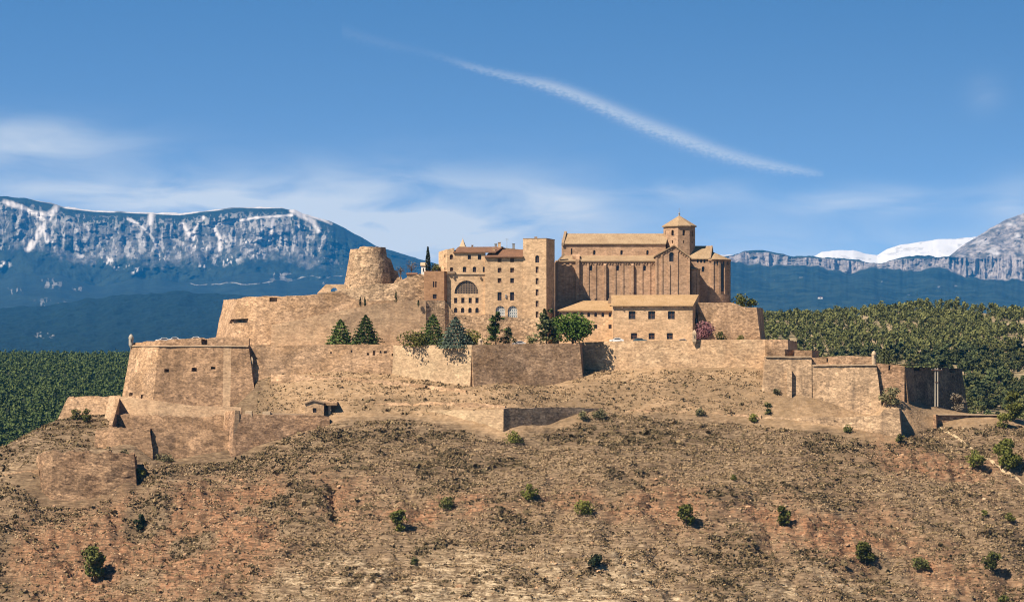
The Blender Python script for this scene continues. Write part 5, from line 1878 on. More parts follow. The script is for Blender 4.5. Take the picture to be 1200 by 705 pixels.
    mb.build('tower_roof', MAT['roof_tan'], w)
    mb = MB()
    mb.ring((c.x, Yo), [.28, .22, .3, .05], [apex[2] - .2, apex[2] + .4, apex[2] + .7, apex[2] + 1.0], 8)
    mb.tube([(c.x, Yo, apex[2] + .8), (c.x, Yo, apex[2] + 2.4)], [.05, .03], 5)
    mb.box((c.x, Yo, apex[2] + 1.9), (.7, .06, .06))
    mb.build('finial', MAT['metal'], w)
    # choir
    Yq = Yn + .5
    Q = Face(806, Yq, 832.6, Yq)
    for px in (817.6, 821.6, 825.6):
        Q.add(px, 305.6, 2.3, 4.6, 1, 'church', bars=(1, 1))
    Q.add(824, 315.2, 3.4, 6.4, 1, 'church', bars=(1, 1))
    mb = MB()
    zt = Q.z(301.6)
    Q.put(mb, zb, zt, .6)
    a, b = Q.a, Q.b
    zr = zz(288, Yq + half)
    yb3 = Yq + 2 * half
    mb.poly([(b[0], Yq, zb), (b[0], Yq, zt), (b[0] + .17 * half, Yq + half, zr), (b[0] + .34 * half, yb3, zt), (b[0] + .34 * half, yb3, zb)])
    mb.poly([(a[0], yb3, zb), (b[0], yb3, zb), (b[0], yb3, zt), (a[0], yb3, zt)])
    w = mb.build('choir_wall', MAT['ashlar'], t)
    Q.windows(w)
    mb = MB()
    gable_roof(mb, (a[0] - 1, Yq + half), (b[0] + .5, Yq + half), (.17, 1), half * 1.014, zt, zr, .4, .3)
    mb.build('choir_roof', MAT['roof_tan'], t)
    mb = MB()
    g = [(Yq - .5, zt - .1), (Yq + half, zr + .12), (yb3 + .5, zt - .1), (yb3 + .5, zt - .8), (Yq + half, zr - .1), (Yq - .5, zt - .8)]
    xa, xb = b[0] - .35, b[0] + .15
    sk = lambda x, q, y0=Yq: (x + (q[0] - y0) * .17, *q)
    mb.poly([sk(xa, q) for q in g]); mb.poly([sk(xb, q) for q in g])
    for i in range(len(g)):
        j = (i + 1) % len(g)
        mb.poly([sk(xa, g[i]), sk(xa, g[j]), sk(xb, g[j]), sk(xb, g[i])])
    mb.build('gable_coping', MAT['trim_dark'], t)
    # main apse
    Yp = Yq + half
    cx = P(834.0, 304, Yp).x
    Rp = P(855, 304, Yp).x - cx
    zt = zz(304.2, Yp - 3)
    mb = MB()
    mb.ring((cx, Yp), [Rp, Rp], [zb, zt], 40, a0=-math.pi / 2 - .25, a1=math.pi / 2 + .25, cap=False)
    for k in range(8):   # lesenes with dark niches between their heads
        a_ = math.radians(-92 + k * 22)
        x, y = cx + (Rp + .02) * math.cos(a_), Yp + (Rp + .02) * math.sin(a_)
        mb.box((x, y, (zt - .35 + zb) / 2 - .02), (.55, .75, zt - .35 - zb), a_)
    mb.ring((cx, Yp), [Rp + .42, Rp + .42], [zt - .42, zt + .02], 40, a0=-math.pi / 2 - .25, a1=math.pi / 2 + .25, cap=False)
    mb.ring((cx, Yp), [Rp + .0, Rp + .45], [zt - .42, zt - .42], 40, a0=-math.pi / 2 - .25, a1=math.pi / 2 + .25, cap=False)
    mb.ring((cx, Yp), [Rp + .3, Rp + .3], [zz(345, Yp) - 3, zz(345, Yp)], 40, a0=-math.pi / 2 - .25, a1=math.pi / 2 + .25, cap=True)
    w = mb.build('apse_wall', MAT['ashlar'], t)
    for k in range(7):
        a_ = math.radians(-81 + k * 22)
        d = Vector((math.cos(a_), math.sin(a_)))
        s_ = Vector((-d.y, d.x))
        pc = Vector((cx, Yp)) + d * (Rp + .03)
        for o in (-.55, .55):
            mb = MB()
            c0 = pc + s_ * o
            mb.box((c0.x, c0.y, zt - 1.15), (.12, .5, 1.05), a_)
            mb.build('niche', MAT['glass'], w)
    for k, a_ in enumerate((-58, -14, 30)):
        a_ = math.radians(a_)
        mb = MB()
        mb.box((cx + (Rp + .02) * math.cos(a_), Yp + (Rp + .02) * math.sin(a_), zz(326, Yp)), (.12, .85, zz(310, Yp) - zz(342, Yp)), a_)
        mb.build('window', MAT['glass'], w)  # dark slab for a tall niche, the recess shade is its colour
    mb = MB()
    mb.ring((cx, Yp), [Rp + .62, .1], [zt + .02, zz(294.6, Yp)], 40, a0=-math.pi / 2 - .1, a1=math.pi / 2 + .1, cap=False)
    mb.ring((cx, Yp), [Rp + .62, Rp + .1], [zt + .02, zt + .018], 40, a0=-math.pi / 2 - .1, a1=math.pi / 2 + .1, cap=False)
    mb.build('apse_roof', MAT['roof_tan'], w)
    # small side apse
    cx2, cy2 = P(809.3, 316, Yt + 5.5).x, Yt + 5.5
    R2 = P(820, 316, cy2).x - cx2
    zt2 = zz(315.6, cy2)
    mb = MB()
    mb.ring((cx2, cy2), [R2, R2], [zb, zt2], 24, a0=-math.pi / 2, a1=math.pi / 2, cap=False)
    for k in range(5):
        a_ = math.radians(-80 + k * 30)
        mb.box((cx2 + R2 * math.cos(a_), cy2 + R2 * math.sin(a_), (zt2 + zb) / 2 - .02), (.25, .42, zt2 - zb - .3), a_)
    w2 = mb.build('side_apse', MAT['ashlar'], t)
    mb = MB()
    mb.ring((cx2, cy2), [R2 + .35, R2 + .35, .1], [zt2 - .1, zt2 + .12, zt2 + 1.0], 24, a0=-math.pi / 2, a1=math.pi / 2, cap=False)
    mb.build('side_apse_roof', MAT['roof_tan'], w2)
church()

# ---- annexes below the church
def gallery_annex():
    Yg = 20.0
    t = thing('annex', 'low annex with a row of small arched windows and ochre hipped roof', 'building', (P(687, 398, Yg).x, Yg, 109.9))
    F = Face(655.3, Yg, 718, Yg)
    for px in (656.9, 664.9, 673.2, 681.5, 689.8, 698, 706.4, 714.8):
        F.add(px, 368.6, 3.2, 5.2, 1, 'dark', bars=(2, 1))
    for px in (698.1, 714.9):
        F.add(px, 382.6, 3.8, 4.8, 0, 'dark')
    mb = MB()
    zt = F.z(363.4)
    F.put(mb, 109.0, zt, .4)
    a, b = F.a, F.b
    mb.poly([(a[0], a[1], 109), (a[0], a[1], zt), (a[0], Yg + 12, zt), (a[0], Yg + 12, 109)])
    w = mb.build('wall', MAT['palace'], t)
    F.windows(w)
    mb = MB()
    slab_roof(mb, [P(653.5, 363.2, Yg - .6), P(718, 363.2, Yg - .6), P(718, 352.2, Yg + 8.2), P(684, 352.2, Yg + 8.2)], .3)
    slab_roof(mb, [P(653.5, 363.2, Yg - .6), P(684, 352.2, Yg + 8.2), P(684, 352.5, Yg + 10), P(653.5, 363.5, Yg + 12)], .3)
    mb.build('roof', MAT['roof_gold'], t)
gallery_annex()

def big_annex():
    Yg = 15.0
    t = thing('annex', 'large plain annex with six windows and a tiled roof against the church transept', 'building', (P(765, 398, Yg).x, Yg, 109.8))
    F = Face(718.2, Yg, 811.6, Yg - .5)
    for px in (740.7, 763.7, 786.8):
        F.add(px, 369, 8.2, 9.6, .12, 'wood', bars=(2, 2), fw=.16)
    for px, w_ in ((743, 7.4), (763.7, 7.2), (785, 7.2)):
        F.add(px, 393.6, w_, 7.4, .12, 'wood', bars=(2, 2), fw=.2)
    mb = MB()
    zt = F.z(357.6)
    F.put(mb, 108.8, zt, .5)
    a, b = F.a, F.b
    r = xy(818.5, Yg + 10)
    l2 = (a[0], Yg + 10)
    zr = zz(345.4, Yg + 10)
    mb.poly([(*b, 108.8), (*r, 108.8), (*r, zr - .3), (*b, zt)])
    mb.poly([(*a, 108.8), (*l2, 108.8), (*l2, zr - .3), (*a, zt)])
    mb.poly([(*l2, 108.8), (*r, 108.8), (*r, zr - .3), (*l2, zr - .3)])
    w = mb.build('wall', MAT['palace'], t)
    F.windows(w)
    mb = MB()
    p = P(815, 376, Yg + 4)
    mb.box((p.x + .05, Yg + 4.2, p.z), (.5, .9, 1.6), .6)
    mb.build('window', MAT['glass'], w)
    mb = MB()
    slab_roof(mb, [P(716.4, 357.8, Yg - .7), P(812.4, 357.4, Yg - 1.2), P(818.9, 345.2, Yg + 10.2), P(716.4, 345.6, Yg + 10.2)], .32)
    mb.build('roof', MAT['roof_gold'], t)
    for px in (729, 753.5, 777.5, 801):
        mb = MB()
        p = P(px, 360.2, Yg)
        mb.box((p.x, Yg - .45, p.z), (.3, .5, .5))
        mb.build('bracket', MAT['trim_dark'], t)
    mb = MB()
    p = P(714.6, 352.6, Yg + 8)
    mb.box((p.x, Yg + 8, p.z), (.9, .9, 1.6))
    mb.build('chimney', MAT['trim_dark'], t)
big_annex()

# ---- sentry boxes
def sentry(label, px, py_top, py_bot, Y, w_px, corbel=True, mat='trim', square=False):
    f = S * (D + Y) / D
    c = P(px, py_bot, Y)
    z1 = zz(py_top, Y)
    r = w_px * f / 2
    h = z1 - c.z
    t = thing('sentry_box', label, 'sentry box', c)
    n = 4 if square else 12
    a0 = math.pi / 4 if square else 0
    k = 1.3 if square else 1.0
    mb = MB()
    base = [(.25, 0), (.8, .18), (1.0, .24)] if corbel else [(1.0, 0), (1.0, .12)]
    prof = base + [(1.0, .70), (1.12, .71), (1.12, .76)]
    mb.ring((c.x, Y), [r * k * a for a, b in prof], [c.z + h * b for a, b in prof], n, a0=a0, a1=a0 + 2 * math.pi)
    mb.build('body', MAT[mat], t)
    mb = MB()
    dome = [(1.08, .762), (.95, .85), (.6, .95), (.2, 1.0), (.06, 1.02)]
    mb.ring((c.x, Y), [r * k * a for a, b in dome], [c.z + h * b for a, b in dome], n, a0=a0, a1=a0 + 2 * math.pi)
    mb.build('cap', MAT[mat], t)
    mb = MB()
    mb.box((c.x + r * .15, Y - r * .98, c.z + h * .55), (r * .4, .12, h * .18))
    mb.build('loophole', MAT['glass'], t)
sentry('round corner turret with a grey dome at the left tip of the western bastion', 153.6, 391.5, 408.5, 9.5, 5.4, mat='concrete')
sentry('slim pale turret on the terrace wall below the large annex', 813.6, 386.5, 404.5, 1.2, 4.6, square=True)
sentry('small domed sentry box on the eastern fort beside the dark conifer', 1024.2, 411, 426.5, -12.4, 5.4, corbel=False)
sentry('stubby sentry box on the tip of the central bastion by the hedge', 563, 396.5, 404, -11.5, 5.2, corbel=False)
sentry('thin pale pillar standing against the shaded end of the western bastion', 295, 418, 436, -3.0, 3.0, corbel=False, square=True)

# ---- hut on the battery
def hut():
    t = thing('hut', 'small ruined stone hut with a gabled front and a flat side roof', 'hut', P(368, 492, -26))
    F = Face(357.5, -26, 379.5, -26)
    F.add(368.8, 480.4, 4.2, 5.4, 0, 'dark')
    mb = MB()
    zt = F.z(468.6)
    clip = [(0, F.z(497)), (F.L, F.z(497)), (F.L, F.z(471.4)), (F.u(367), zt), (0, F.z(472.4))]
    F.put(mb, F.z(497), zt, .5, clip)
    a, b = F.a, F.b
    mb.poly([(*b, F.z(497)), (b[0], -19, F.z(497)), (b[0], -19, F.z(471.4)), (*b, F.z(471.4))])
    mb.poly([(*a, F.z(497)), (a[0], -19, F.z(497)), (a[0], -19, F.z(472.4)), (*a, F.z(472.4))])
    mb.poly([(a[0] + p[0], -19, p[1]) for p in clip])
    w = mb.build('wall', MAT['terrace'], t)
    F.windows(w)
    mb = MB()
    q0, q1, q2 = P(356.6, 472.0, -26.4), P(367, 468.1, -26.4), P(380.2, 471.2, -26.4)
    for p, q in ((q0, q1), (q1, q2)):
        slab_roof(mb, [p, q, (q.x, -18.6, q.z), (p.x, -18.6, p.z)], .3)
    mb.build('roof', MAT['trim_dark'], t)
    mb = MB()
    p0, p1 = P(380.4, 471.2, -25), P(394.6, 471.2, -25)
    slab_roof(mb, [p0, p1, (p1.x, -18.6, p1.z + .3), (p0.x, -18.6, p0.z + .3)], .9)
    mb.build('side_roof', MAT['wall'], t)
    mb = MB()
    p = P(386.5, 485, -24); q = P(386.5, 475, -24)
    mb.box((p.x, -24, (p.z + q.z) / 2 - .5), (.7, .7, q.z - p.z + 1.5))
    mb.build('pillar', MAT['trim'], t)
    mb = MB()
    p0, p1 = P(380, 474, -19.5), P(395, 497, -19.5)
    mb.box(((p0.x + p1.x) / 2, -19, (p0.z + p1.z) / 2), (p1.x - p0.x, .6, p0.z - p1.z))
    mb.build('back_wall', MAT['wall_grey'], t)
hut()

# merlons of the battery wall
def merlon(label, px, w, Y, py0, py1):
    p, q = P(px - w / 2, py0, Y), P(px + w / 2, py1, Y)
    mb = MB()
    mb.prism([(p.x, Y), (q.x, Y), (q.x, Y + 3.0), (p.x, Y + 2.4)], q.z - .5, [p.z - .1, p.z, p.z + .1, p.z])
    tag(mb.build('merlon', MAT['trim'], origin=((p.x + q.x) / 2, Y, q.z - .5)), label, 'merlon')
merlon('leftmost merlon on the battery wall, at its pale corner', 277.5, 6, -34.2, 481, 486)
merlon('middle merlon of the three on the battery wall', 291, 8, -33.4, 481.5, 486.5)
merlon('rightmost merlon on the battery wall, toward the hut', 312, 9, -32.2, 482, 487)
wall('parapet_wall', 'thin pale parapet on the battery wall between the merlons and the hut',
     [(317,483.5,489,-31),(340,484.2,489,-29.8),(357,484.5,489,-28.8)], 'trim', batter=0, thick=.6, bury=.5, rough=.05, crumble=.1)

# utility pole
def pole():
    t = thing('utility_pole', 'tall wooden twin utility pole in front of the shaded fort wall', 'utility pole', P(1097.5, 473, -2))
    for px in (1096, 1099):
        mb = MB()
        mb.tube([P(px, 476, -2), P(px, 431, -2)], [.22, .16], 8)
        mb.build('post', MAT['concrete'], t)
    mb = MB()
    p = P(1097.5, 433.5, -2)
    mb.box((p.x, -2.25, p.z), (3.2, .18, .2))
    mb.build('crossarm', MAT['frame_brown'], t)
    mb = MB()
    mb.box((p.x, -2.25, p.z - 3.5), (1.1, .14, .16))
    mb.build('brace', MAT['frame_brown'], t)
    for dx in (-1.4, 0, 1.4):
        mb = MB()
        mb.ring((p.x + dx, -2.25), [.06, .11, .11, .05], [p.z + .1, p.z + .2, p.z + .38, p.z + .45], 7)
        mb.build('insulator', MAT['glass_pale'], t)
pole()

# small white lodge by the palace and a far farmhouse
def cabin(name, label, px0, px1, py0, py1, Y, depth, wallm, roofm, cat='house', rise=.9):
    p, q = P(px0, py0, Y), P(px1, py1, Y)
    t = thing(name, label, cat, ((p.x + q.x) / 2, Y, q.z))
    mb = MB()
    F = Face(px0, Y, px1, Y)
    F.add((px0 + px1) / 2, (py0 + py1) / 2, (px1 - px0) * .25, (py1 - py0) * .4, 0, 'dark', bars=(1, 1))
    F.put(mb, q.z, p.z, .2)
    mb.poly([(*F.a, q.z), (F.a[0], Y + depth, q.z), (F.a[0], Y + depth, p.z), (*F.a, p.z)])
    mb.poly([(*F.b, q.z), (F.b[0], Y + depth, q.z), (F.b[0], Y + depth, p.z), (*F.b, p.z)])
    mb.poly([(F.a[0], Y + depth, q.z), (F.b[0], Y + depth, q.z), (F.b[0], Y + depth, p.z), (F.a[0], Y + depth, p.z)])
    w = mb.build('wall', MAT[wallm], t)
    F.windows(w)
    mb = MB()
    gable_roof(mb, (F.a[0], Y + depth / 2), (F.b[0], Y + depth / 2), (0, 1), depth / 2, p.z, p.z + rise, .25, .15)
    mb.build('roof', MAT[roofm], t)
cabin('lodge', 'small white lodge between the bare tree and the tall cypress', 493.5, 499, 310.5, 322, 34, 4, 'frame_white', 'trim')
cabin('farmhouse', 'tiny white farmhouse far off in the blue eastern woods', 959, 964, 348.4, 350, 12300, 20, 'frame_white', 'roof_red', rise=3)
cabin('shed', 'low shed with dark eaves behind the upper rampart by the bare tree', 477, 488, 321, 327, 31, 5, 'palace', 'roof_red', cat='shed', rise=.5)

# ---------------------------------------------------------------- plants
def tinted(T, n=4):
    return np.repeat(np.stack([T, T, T, np.ones(len(T))], 1), n, 0)

def trunk_mesh(h, r0, rng, parent, limbs=5, top=.75, mat='bark', lean=0.0, spread=.3, lz=.3):
    mb = MB()
    o = ORG[parent.name]
    pts = [Vector((lean * s * h + rng.normal(0, .02) * h * s, rng.normal(0, .02) * h * s, h * s * top - .5 * (s == 0))) for s in (0, .3, .6, 1.0)]
    mb.tube([o + p for p in pts], [r0 * 1.25, r0, r0 * .7, r0 * .25], 7)
    for i in range(limbs):
        s = rng.uniform(lz, .9)
        b = Vector((lean * s * h, 0, h * s * top))
        a = rng.uniform(0, 2 * math.pi)
        L = h * spread * rng.uniform(.6, 1.1)
        e = b + Vector((math.cos(a) * L, math.sin(a) * L, L * rng.uniform(.15, .7)))
        mb.tube([o + b, o + b.lerp(e, .5) + Vector((0, 0, -.03 * h)), o + e], [r0 * .4, r0 * .28, r0 * .1], 5)
    return mb.build('trunk', MAT[mat], parent)

def crown(parent, kind, h, r, n, mat, rng, card=.5, z0=.2, name='crown'):
    if kind == 'cone':
        t = rng.uniform(0, 1, n) ** 1.2
        whorl = .78 + .22 * np.cos(t * 2 * math.pi * max(4, int(h / .9)))
        a = rng.uniform(0, 2 * math.pi, n)
        lob = .86 + .14 * np.sin(a * 5 + t * 9 + rng.uniform(0, 6))
        rad = 1.8 * r * (1 - t) ** .68 * whorl * lob * np.sqrt(rng.uniform(.3, 1.08, n))
        z = np.maximum(h * (z0 + (1 - z0) * t) - rad * .16, -.04 * h)
        C = np.stack([rad * np.cos(a), rad * np.sin(a), z], 1)
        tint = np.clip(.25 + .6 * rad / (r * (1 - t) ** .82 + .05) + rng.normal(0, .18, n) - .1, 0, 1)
        size = card * rng.uniform(.7, 1.3, n) * (1 - .45 * t)
        V, F = cards(C, size, rng)
    elif kind == 'cypress':
        t = rng.uniform(0, 1, n)
        prof = np.sin(np.clip(t * .92 + .08, 0, 1) ** .62 * math.pi) ** .75
        a = rng.uniform(0, 2 * math.pi, n)
        rad = r * prof * np.sqrt(rng.uniform(.35, 1.05, n))
        C = np.stack([rad * np.cos(a), rad * np.sin(a), h * (.03 + .97 * t)], 1)
        tint = np.clip(rng.uniform(0, 1, n), 0, 1)
        V, F = cards(C, card * rng.uniform(.7, 1.2, n), rng)
    elif kind == 'cedar':
        nl = max(5, int(h / 1.25))
        lay = rng.integers(0, nl, n)
        t = (lay + .5) / nl
        a0 = rng.uniform(0, 2 * math.pi, (nl, 6)); ln = rng.uniform(.45, 1.1, (nl, 6))
        br = rng.integers(0, 6, n)
        s = np.sqrt(rng.uniform(.02, 1, n))
        ang = a0[lay, br] + rng.normal(0, .22, n)
        rad = 1.45 * r * (1 - .74 * t) * ln[lay, br] * s
        dz = rng.normal(0, .5, (nl, 6)) * h / nl
        z = h * (z0 + (1 - z0) * t) + rad * .06 + rng.normal(0, .28, n) + dz[lay, br]
        C = np.stack([rad * np.cos(ang), rad * np.sin(ang), z], 1)
        tint = np.clip(.3 + .5 * s + rng.normal(0, .2, n), 0, 1)
        V, F = cards(C, card * rng.uniform(.7, 1.4, n), rng, flat=.6)
    else:   # lobed
        C, tint = lobed_points(n, h, r * 1.36, rng, nl={'round': 11, 'bush': 9, 'umbrella': 16}[kind], z0=z0, shell=.6)
        C[:, 2] = np.abs(C[:, 2] - .03 * h) + .03 * h
        V, F = cards(C, card * rng.uniform(.6, 1.3, n), rng)
    o = ORG[parent.name]
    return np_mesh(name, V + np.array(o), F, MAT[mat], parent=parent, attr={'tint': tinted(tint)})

def tree(name, label, cat, px, Y, pyb, h_px, w_px, kind, mat, n, card=.5, z0=.2, seed=0, ground=None, limbs=5, r0=None, group=None, lean=0.0, tmat='bark'):
    if kind in ('cone', 'umbrella', 'cedar'):
        n = int(n * 1.7)
    rng = np.random.default_rng(1000 + seed + int(px * 7))
    f = S * (D + Y) / D
    c = P(px, pyb, Y)
    if ground == 'hill':
        c.z = float(hill_z(np.array([c.x]), np.array([Y]))[0])
    h, r = h_px * f, w_px * f / 2
    t = thing(name, label, cat, c, group)
    crown(t, kind, h, r, n, mat, rng, card, z0, name='foliage' if kind == 'bush' else 'crown')
    trunk_mesh(h, r0 or max(.05, h * .02), rng, t, limbs, top=.35 if kind == 'bush' else .78, lean=lean, mat=tmat)
    return t

ZT = 403
tree('conifer', 'broad dark conifer on the terrace, left one of the pair under the rampart', 'conifer', 399, 6, 405, 31, 27, 'cone', 'conifer', 1500, .55, .06, 1)
tree('conifer', 'taller dark conifer on the terrace, right one of the pair under the rampart', 'conifer', 428.5, 6, 403, 34, 26, 'cone', 'conifer', 1500, .55, .06, 2)
tree('conifer', 'deep green conifer left of the bluish one above the bastion', 'conifer', 507.5, -1, 405, 37, 28, 'cone', 'conifer', 1900, .5, .04, 3)
tree('conifer', 'bluish grey conifer rising from the edge of the pale bastion face', 'conifer', 534, -11, 406, 35, 31, 'cone', 'blue_conifer', 2200, .5, .0, 4)
tree('cedar', 'dark open cedar in front of the arched white windows', 'cedar', 581, 3, 404, 35, 25, 'cedar', 'conifer', 900, .55, .1, 5, limbs=8)
tree('cedar', 'small sparse cedar to the right of the dark open cedar', 'cedar', 597, 3, 404, 19, 17, 'cedar', 'cedar', 380, .5, .08, 6)
tree('cedar', 'tall layered cedar below the square palace tower', 'cedar', 640.5, 3, 404.5, 40, 33, 'cedar', 'cedar', 1300, .6, .06, 7, limbs=10)
tree('umbrella_pine', 'bright green round umbrella pine at the corner of the bastion', 'pine tree', 671, 1.5, 404, 34, 38, 'umbrella', 'stone_pine', 2600, .5, .34, 8, limbs=9, r0=.3)
tree('hedge_bush', 'spreading olive green bush hanging over the pale bastion face', 'bush', 486, -5, 406.5, 14, 32, 'bush', 'hedge', 1300, .42, .1, 9, limbs=4)
tree('hedge_bush', 'low rounded hedge between the bluish conifer and the stubby sentry box', 'bush', 555, -6, 405, 14, 32, 'bush', 'hedge', 1200, .42, .1, 10, limbs=4)
tree('shrub', 'low shrub beside the parked car under the palace tower', 'bush', 623, 1, 404, 7, 9, 'bush', 'shrub', 260, .32, .1, 11)
tree('flowering_tree', 'pink blossoming tree beside the large annex', 'flowering tree', 828.5, 10, 399.5, 22, 25, 'round', 'blossom', 1300, .38, .28, 12, limbs=8)
tree('shrub', 'round green shrub to the right of the pink blossoming tree', 'bush', 844.5, 9, 399.5, 11, 13, 'bush', 'shrub', 500, .35, .08, 13)
tree('shrub', 'small olive shrub growing at the foot of the buttressed wall', 'bush', 868, 14, 399.5, 6, 9, 'bush', 'hedge', 220, .3, .08, 14)
tree('cypress', 'tall slim cypress standing at the left end of the palace', 'cypress', 501.5, 26, 320, 31, 6.2, 'cypress', 'cypress', 800, .36, .05, 15, limbs=0)
tree('shrub', 'dark rounded bush tucked between the tall cypress and the palace', 'bush', 509, 27, 319, 10, 11, 'bush', 'shrub', 420, .35, .08, 16)
for k, (px, py, h, w) in enumerate(((422.2, 358.5, 10.5, 2.6), (427.6, 358.5, 11, 2.4), (464, 355, 15, 3.0), (490.3, 358, 6, 2.4))):
    lab = ['leftmost tiny dark cypress at the foot of the rubble rampart', 'second tiny cypress from the left, beside its twin below the round tower', 'taller dark cypress at the middle of the rubble rampart', 'shortest dark cypress at the right end of the rubble rampart near the palace'][k]
    tree('cypress', lab, 'cypress', px, 15 if k < 2 else 16, py, h, w, 'cypress', 'cypress', 150, .28, .05, 20 + k, limbs=0, r0=.06)
def bare(label, px, Y, pyb, h_px, w_px, seed):
    rng = np.random.default_rng(seed)
    f = S * (D + Y) / D
    t = thing('bare_tree', label, 'tree', P(px, pyb, Y))
    h, r = h_px * f, w_px * f / 2
    crown(t, 'round', h, r, 150, 'bare', rng, .22, .35)
    mb = MB(); o = ORG[t.name]
    mb.tube([o + Vector((0, 0, -.5)), o + Vector((.05 * h, 0, h * .4)), o + Vector((0, 0, h * .7))], [.14, .1, .05], 6)
    for i in range(26):
        s = rng.uniform(.25, .7); a = rng.uniform(0, 6.28)
        b0 = Vector((0, 0, h * s)); e = b0 + Vector((math.cos(a) * r * rng.uniform(.5, 1), math.sin(a) * r * .8, h * rng.uniform(.1, .32)))
        mb.tube([o + b0, o + b0.lerp(e, .5) + Vector((0, 0, .05 * h)), o + e], [.06, .045, .02], 4)
    mb.build('trunk', MAT['bark'], t)
bare('thin leafless tree behind the upper rampart, nearer to the round tower', 469, 36, 325, 13, 15, 31)
bare('wider leafless tree above the shed beside the white lodge', 482, 37, 323, 17, 20, 32)
tree('pine_tree', 'dark spreading pine silhouetted right of the apse against blue hills', 'pine tree', 868, 44, 362, 17, 17, 'round', 'pine', 420, .5, .3, 33)
tree('pine_tree', 'lower bushy pine at the end of the high terrace beyond the apse', 'pine tree', 881, 48, 362, 11, 13, 'round', 'pine', 300, .5, .25, 34)
tree('conifer', 'dark conifer beside the domed sentry box of the eastern fort', 'conifer', 1036, 2, 430, 22, 24, 'cone', 'cedar', 750, .55, .08, 35)

# plants out on the hillside, each where it stands
HILL_PLANTS = [
 # px, foot row, Y, height, width, kind, mat, label
 (108,662,-92,42,26,'round','pine_gold','big yellowish pine low on the western slope, its shadow at its foot'),
 (468,607,-88,22,17,'round','pine','small round pine on the slope below the redoubt, leftmost of four'),
 (524,588,-80,14,18,'bush','shrub','dense dark bush on the red ledges below the redoubt'),
 (620,585,-78,20,15,'round','pine','small pine with a black shadow straight below the shaded redoubt face'),
 (682,602,-85,15,24,'bush','hedge','bright yellow green bush in the middle of the open slope'),
 (603,514,-41,11,22,'bush','hedge','low green bush at the tip of the redoubt'),
 (804,615,-90,28,17,'round','pine','upright pine at the centre right of the bare slope'),
 (917,601,-84,25,15,'round','pine','upright small pine above a row of dark stones'),
 (1014,633,-94,28,24,'round','pine','bushy forked pine on the slope below the eastern fort'),
 (1078,637,-92,11,22,'bush','shrub','flat wide bush to the right of the forked pine'),
 (1162,656,-92,26,17,'round','pine_gold','yellowish young pine low on the right side of the slope'),
 (1179,553,-44,41,27,'round','pine','largest pine on the right, at the end of the slanting path'),
 (1142,548,-42,22,18,'round','pine','medium pine left of the largest one, on the slanting path'),
 (1186,500,-14,37,22,'round','pine','tall pine at the right end of the garden wall'),
 (1176,513,-20,16,18,'bush','hedge','straggly shrub below the tall pine at the garden wall'),
 (883,494,-24,9,10,'bush','hedge','small green bush on the bank under the eastern fort skirt'),
 (993,507,-31,8,11,'bush','shrub','dark little bush at the foot of the fort skirt'),
 (1054,518,-34,9,10,'bush','shrub','dark bush at the shaded corner of the fort skirt'),
 (1046,474,-18,19,23,'bush','sage','large grey green bush below the sentry box wall'),
 (1121,481,1,20,18,'bush','bare','leafless bush before the shaded fort wall'),
 (697,668,-112,15,18,'bush','cypress','nearly black bush low in the gully at the centre of the slope'),
 (860,562,-64,6,7,'bush','hedge','tiny round bush alone on the slope under the eastern bank'),
 (1153,611,-68,7,8,'bush','hedge','tiny green bush below the medium pine on the right'),
 (1183,606,-66,8,13,'bush','hedge','small bright bush near the right edge of the slope'),
 (1177,705,-103,14,16,'bush','pine_gold','yellowish bush at the bottom right edge of the slope'),
 (900,488,-21,6,8,'bush','shrub','tiny dark bush left of the fort skirt'),
 (910,458,-13.4,7,8,'bush','sage','small grey shrub at the left foot of the eastern fort wall'),
 (90,493,-3,11,15,'bush','shrub','dark bush beneath the farthest left outer wall'),
 (101,497,-6,16,11,'round','pine_gold','yellow green young pine beneath the farthest left outer wall'),
 (110,531,-44,9,14,'bush','sage','dark bush on top of the lowest western wall'),
 (146,534,-43,9,15,'bush','sage','clump of shrubs at the right end of the lowest western wall'),
 (163,557,-52,14,12,'bush','hedge','pale green bush in the notch beside the lowest western wall'),
 (193,535,-36,7,26,'bush','sage','long low olive shrub right of the ruined wall'),
 (468,612,-89,8,11,'bush','hedge','little bush in front of the leftmost small pine'),
 (684,491,-25,9,13,'bush','sage','grey green bush leaning on the shaded redoubt face'),
 (702,490,-23,10,17,'bush','sage','pale olive bush right of the shaded redoubt face'),
 (820,487,-23,8,11,'bush','sage','grey shrub on the long half buried wall'),
 (485,655,-104,8,10,'bush','shrub','small dark bush among the pale banded soil'),
 (900,470,-18,5,7,'bush','shrub','lone scrap of shrub on the grassy bank by the fort'),
 (165,600,-70,20,12,'bush','cypress','dark bushes sunk in the western ravine'),
]
for k, (px, py, Y, h, w, kind, mat, lab) in enumerate(HILL_PLANTS):
    big = kind == 'round'
    n = int(120 + h * w * (1.9 if big else 2.2))
    tree('pine_tree' if big else ('conifer' if kind == 'cone' else 'shrub'), lab, 'pine tree' if big else 'bush', px, Y, py, h, w, kind, mat, min(n, 2200), .32 + .006 * h, .16 if big else .06, 50 + k, ground='hill', limbs=5 if big else 3)

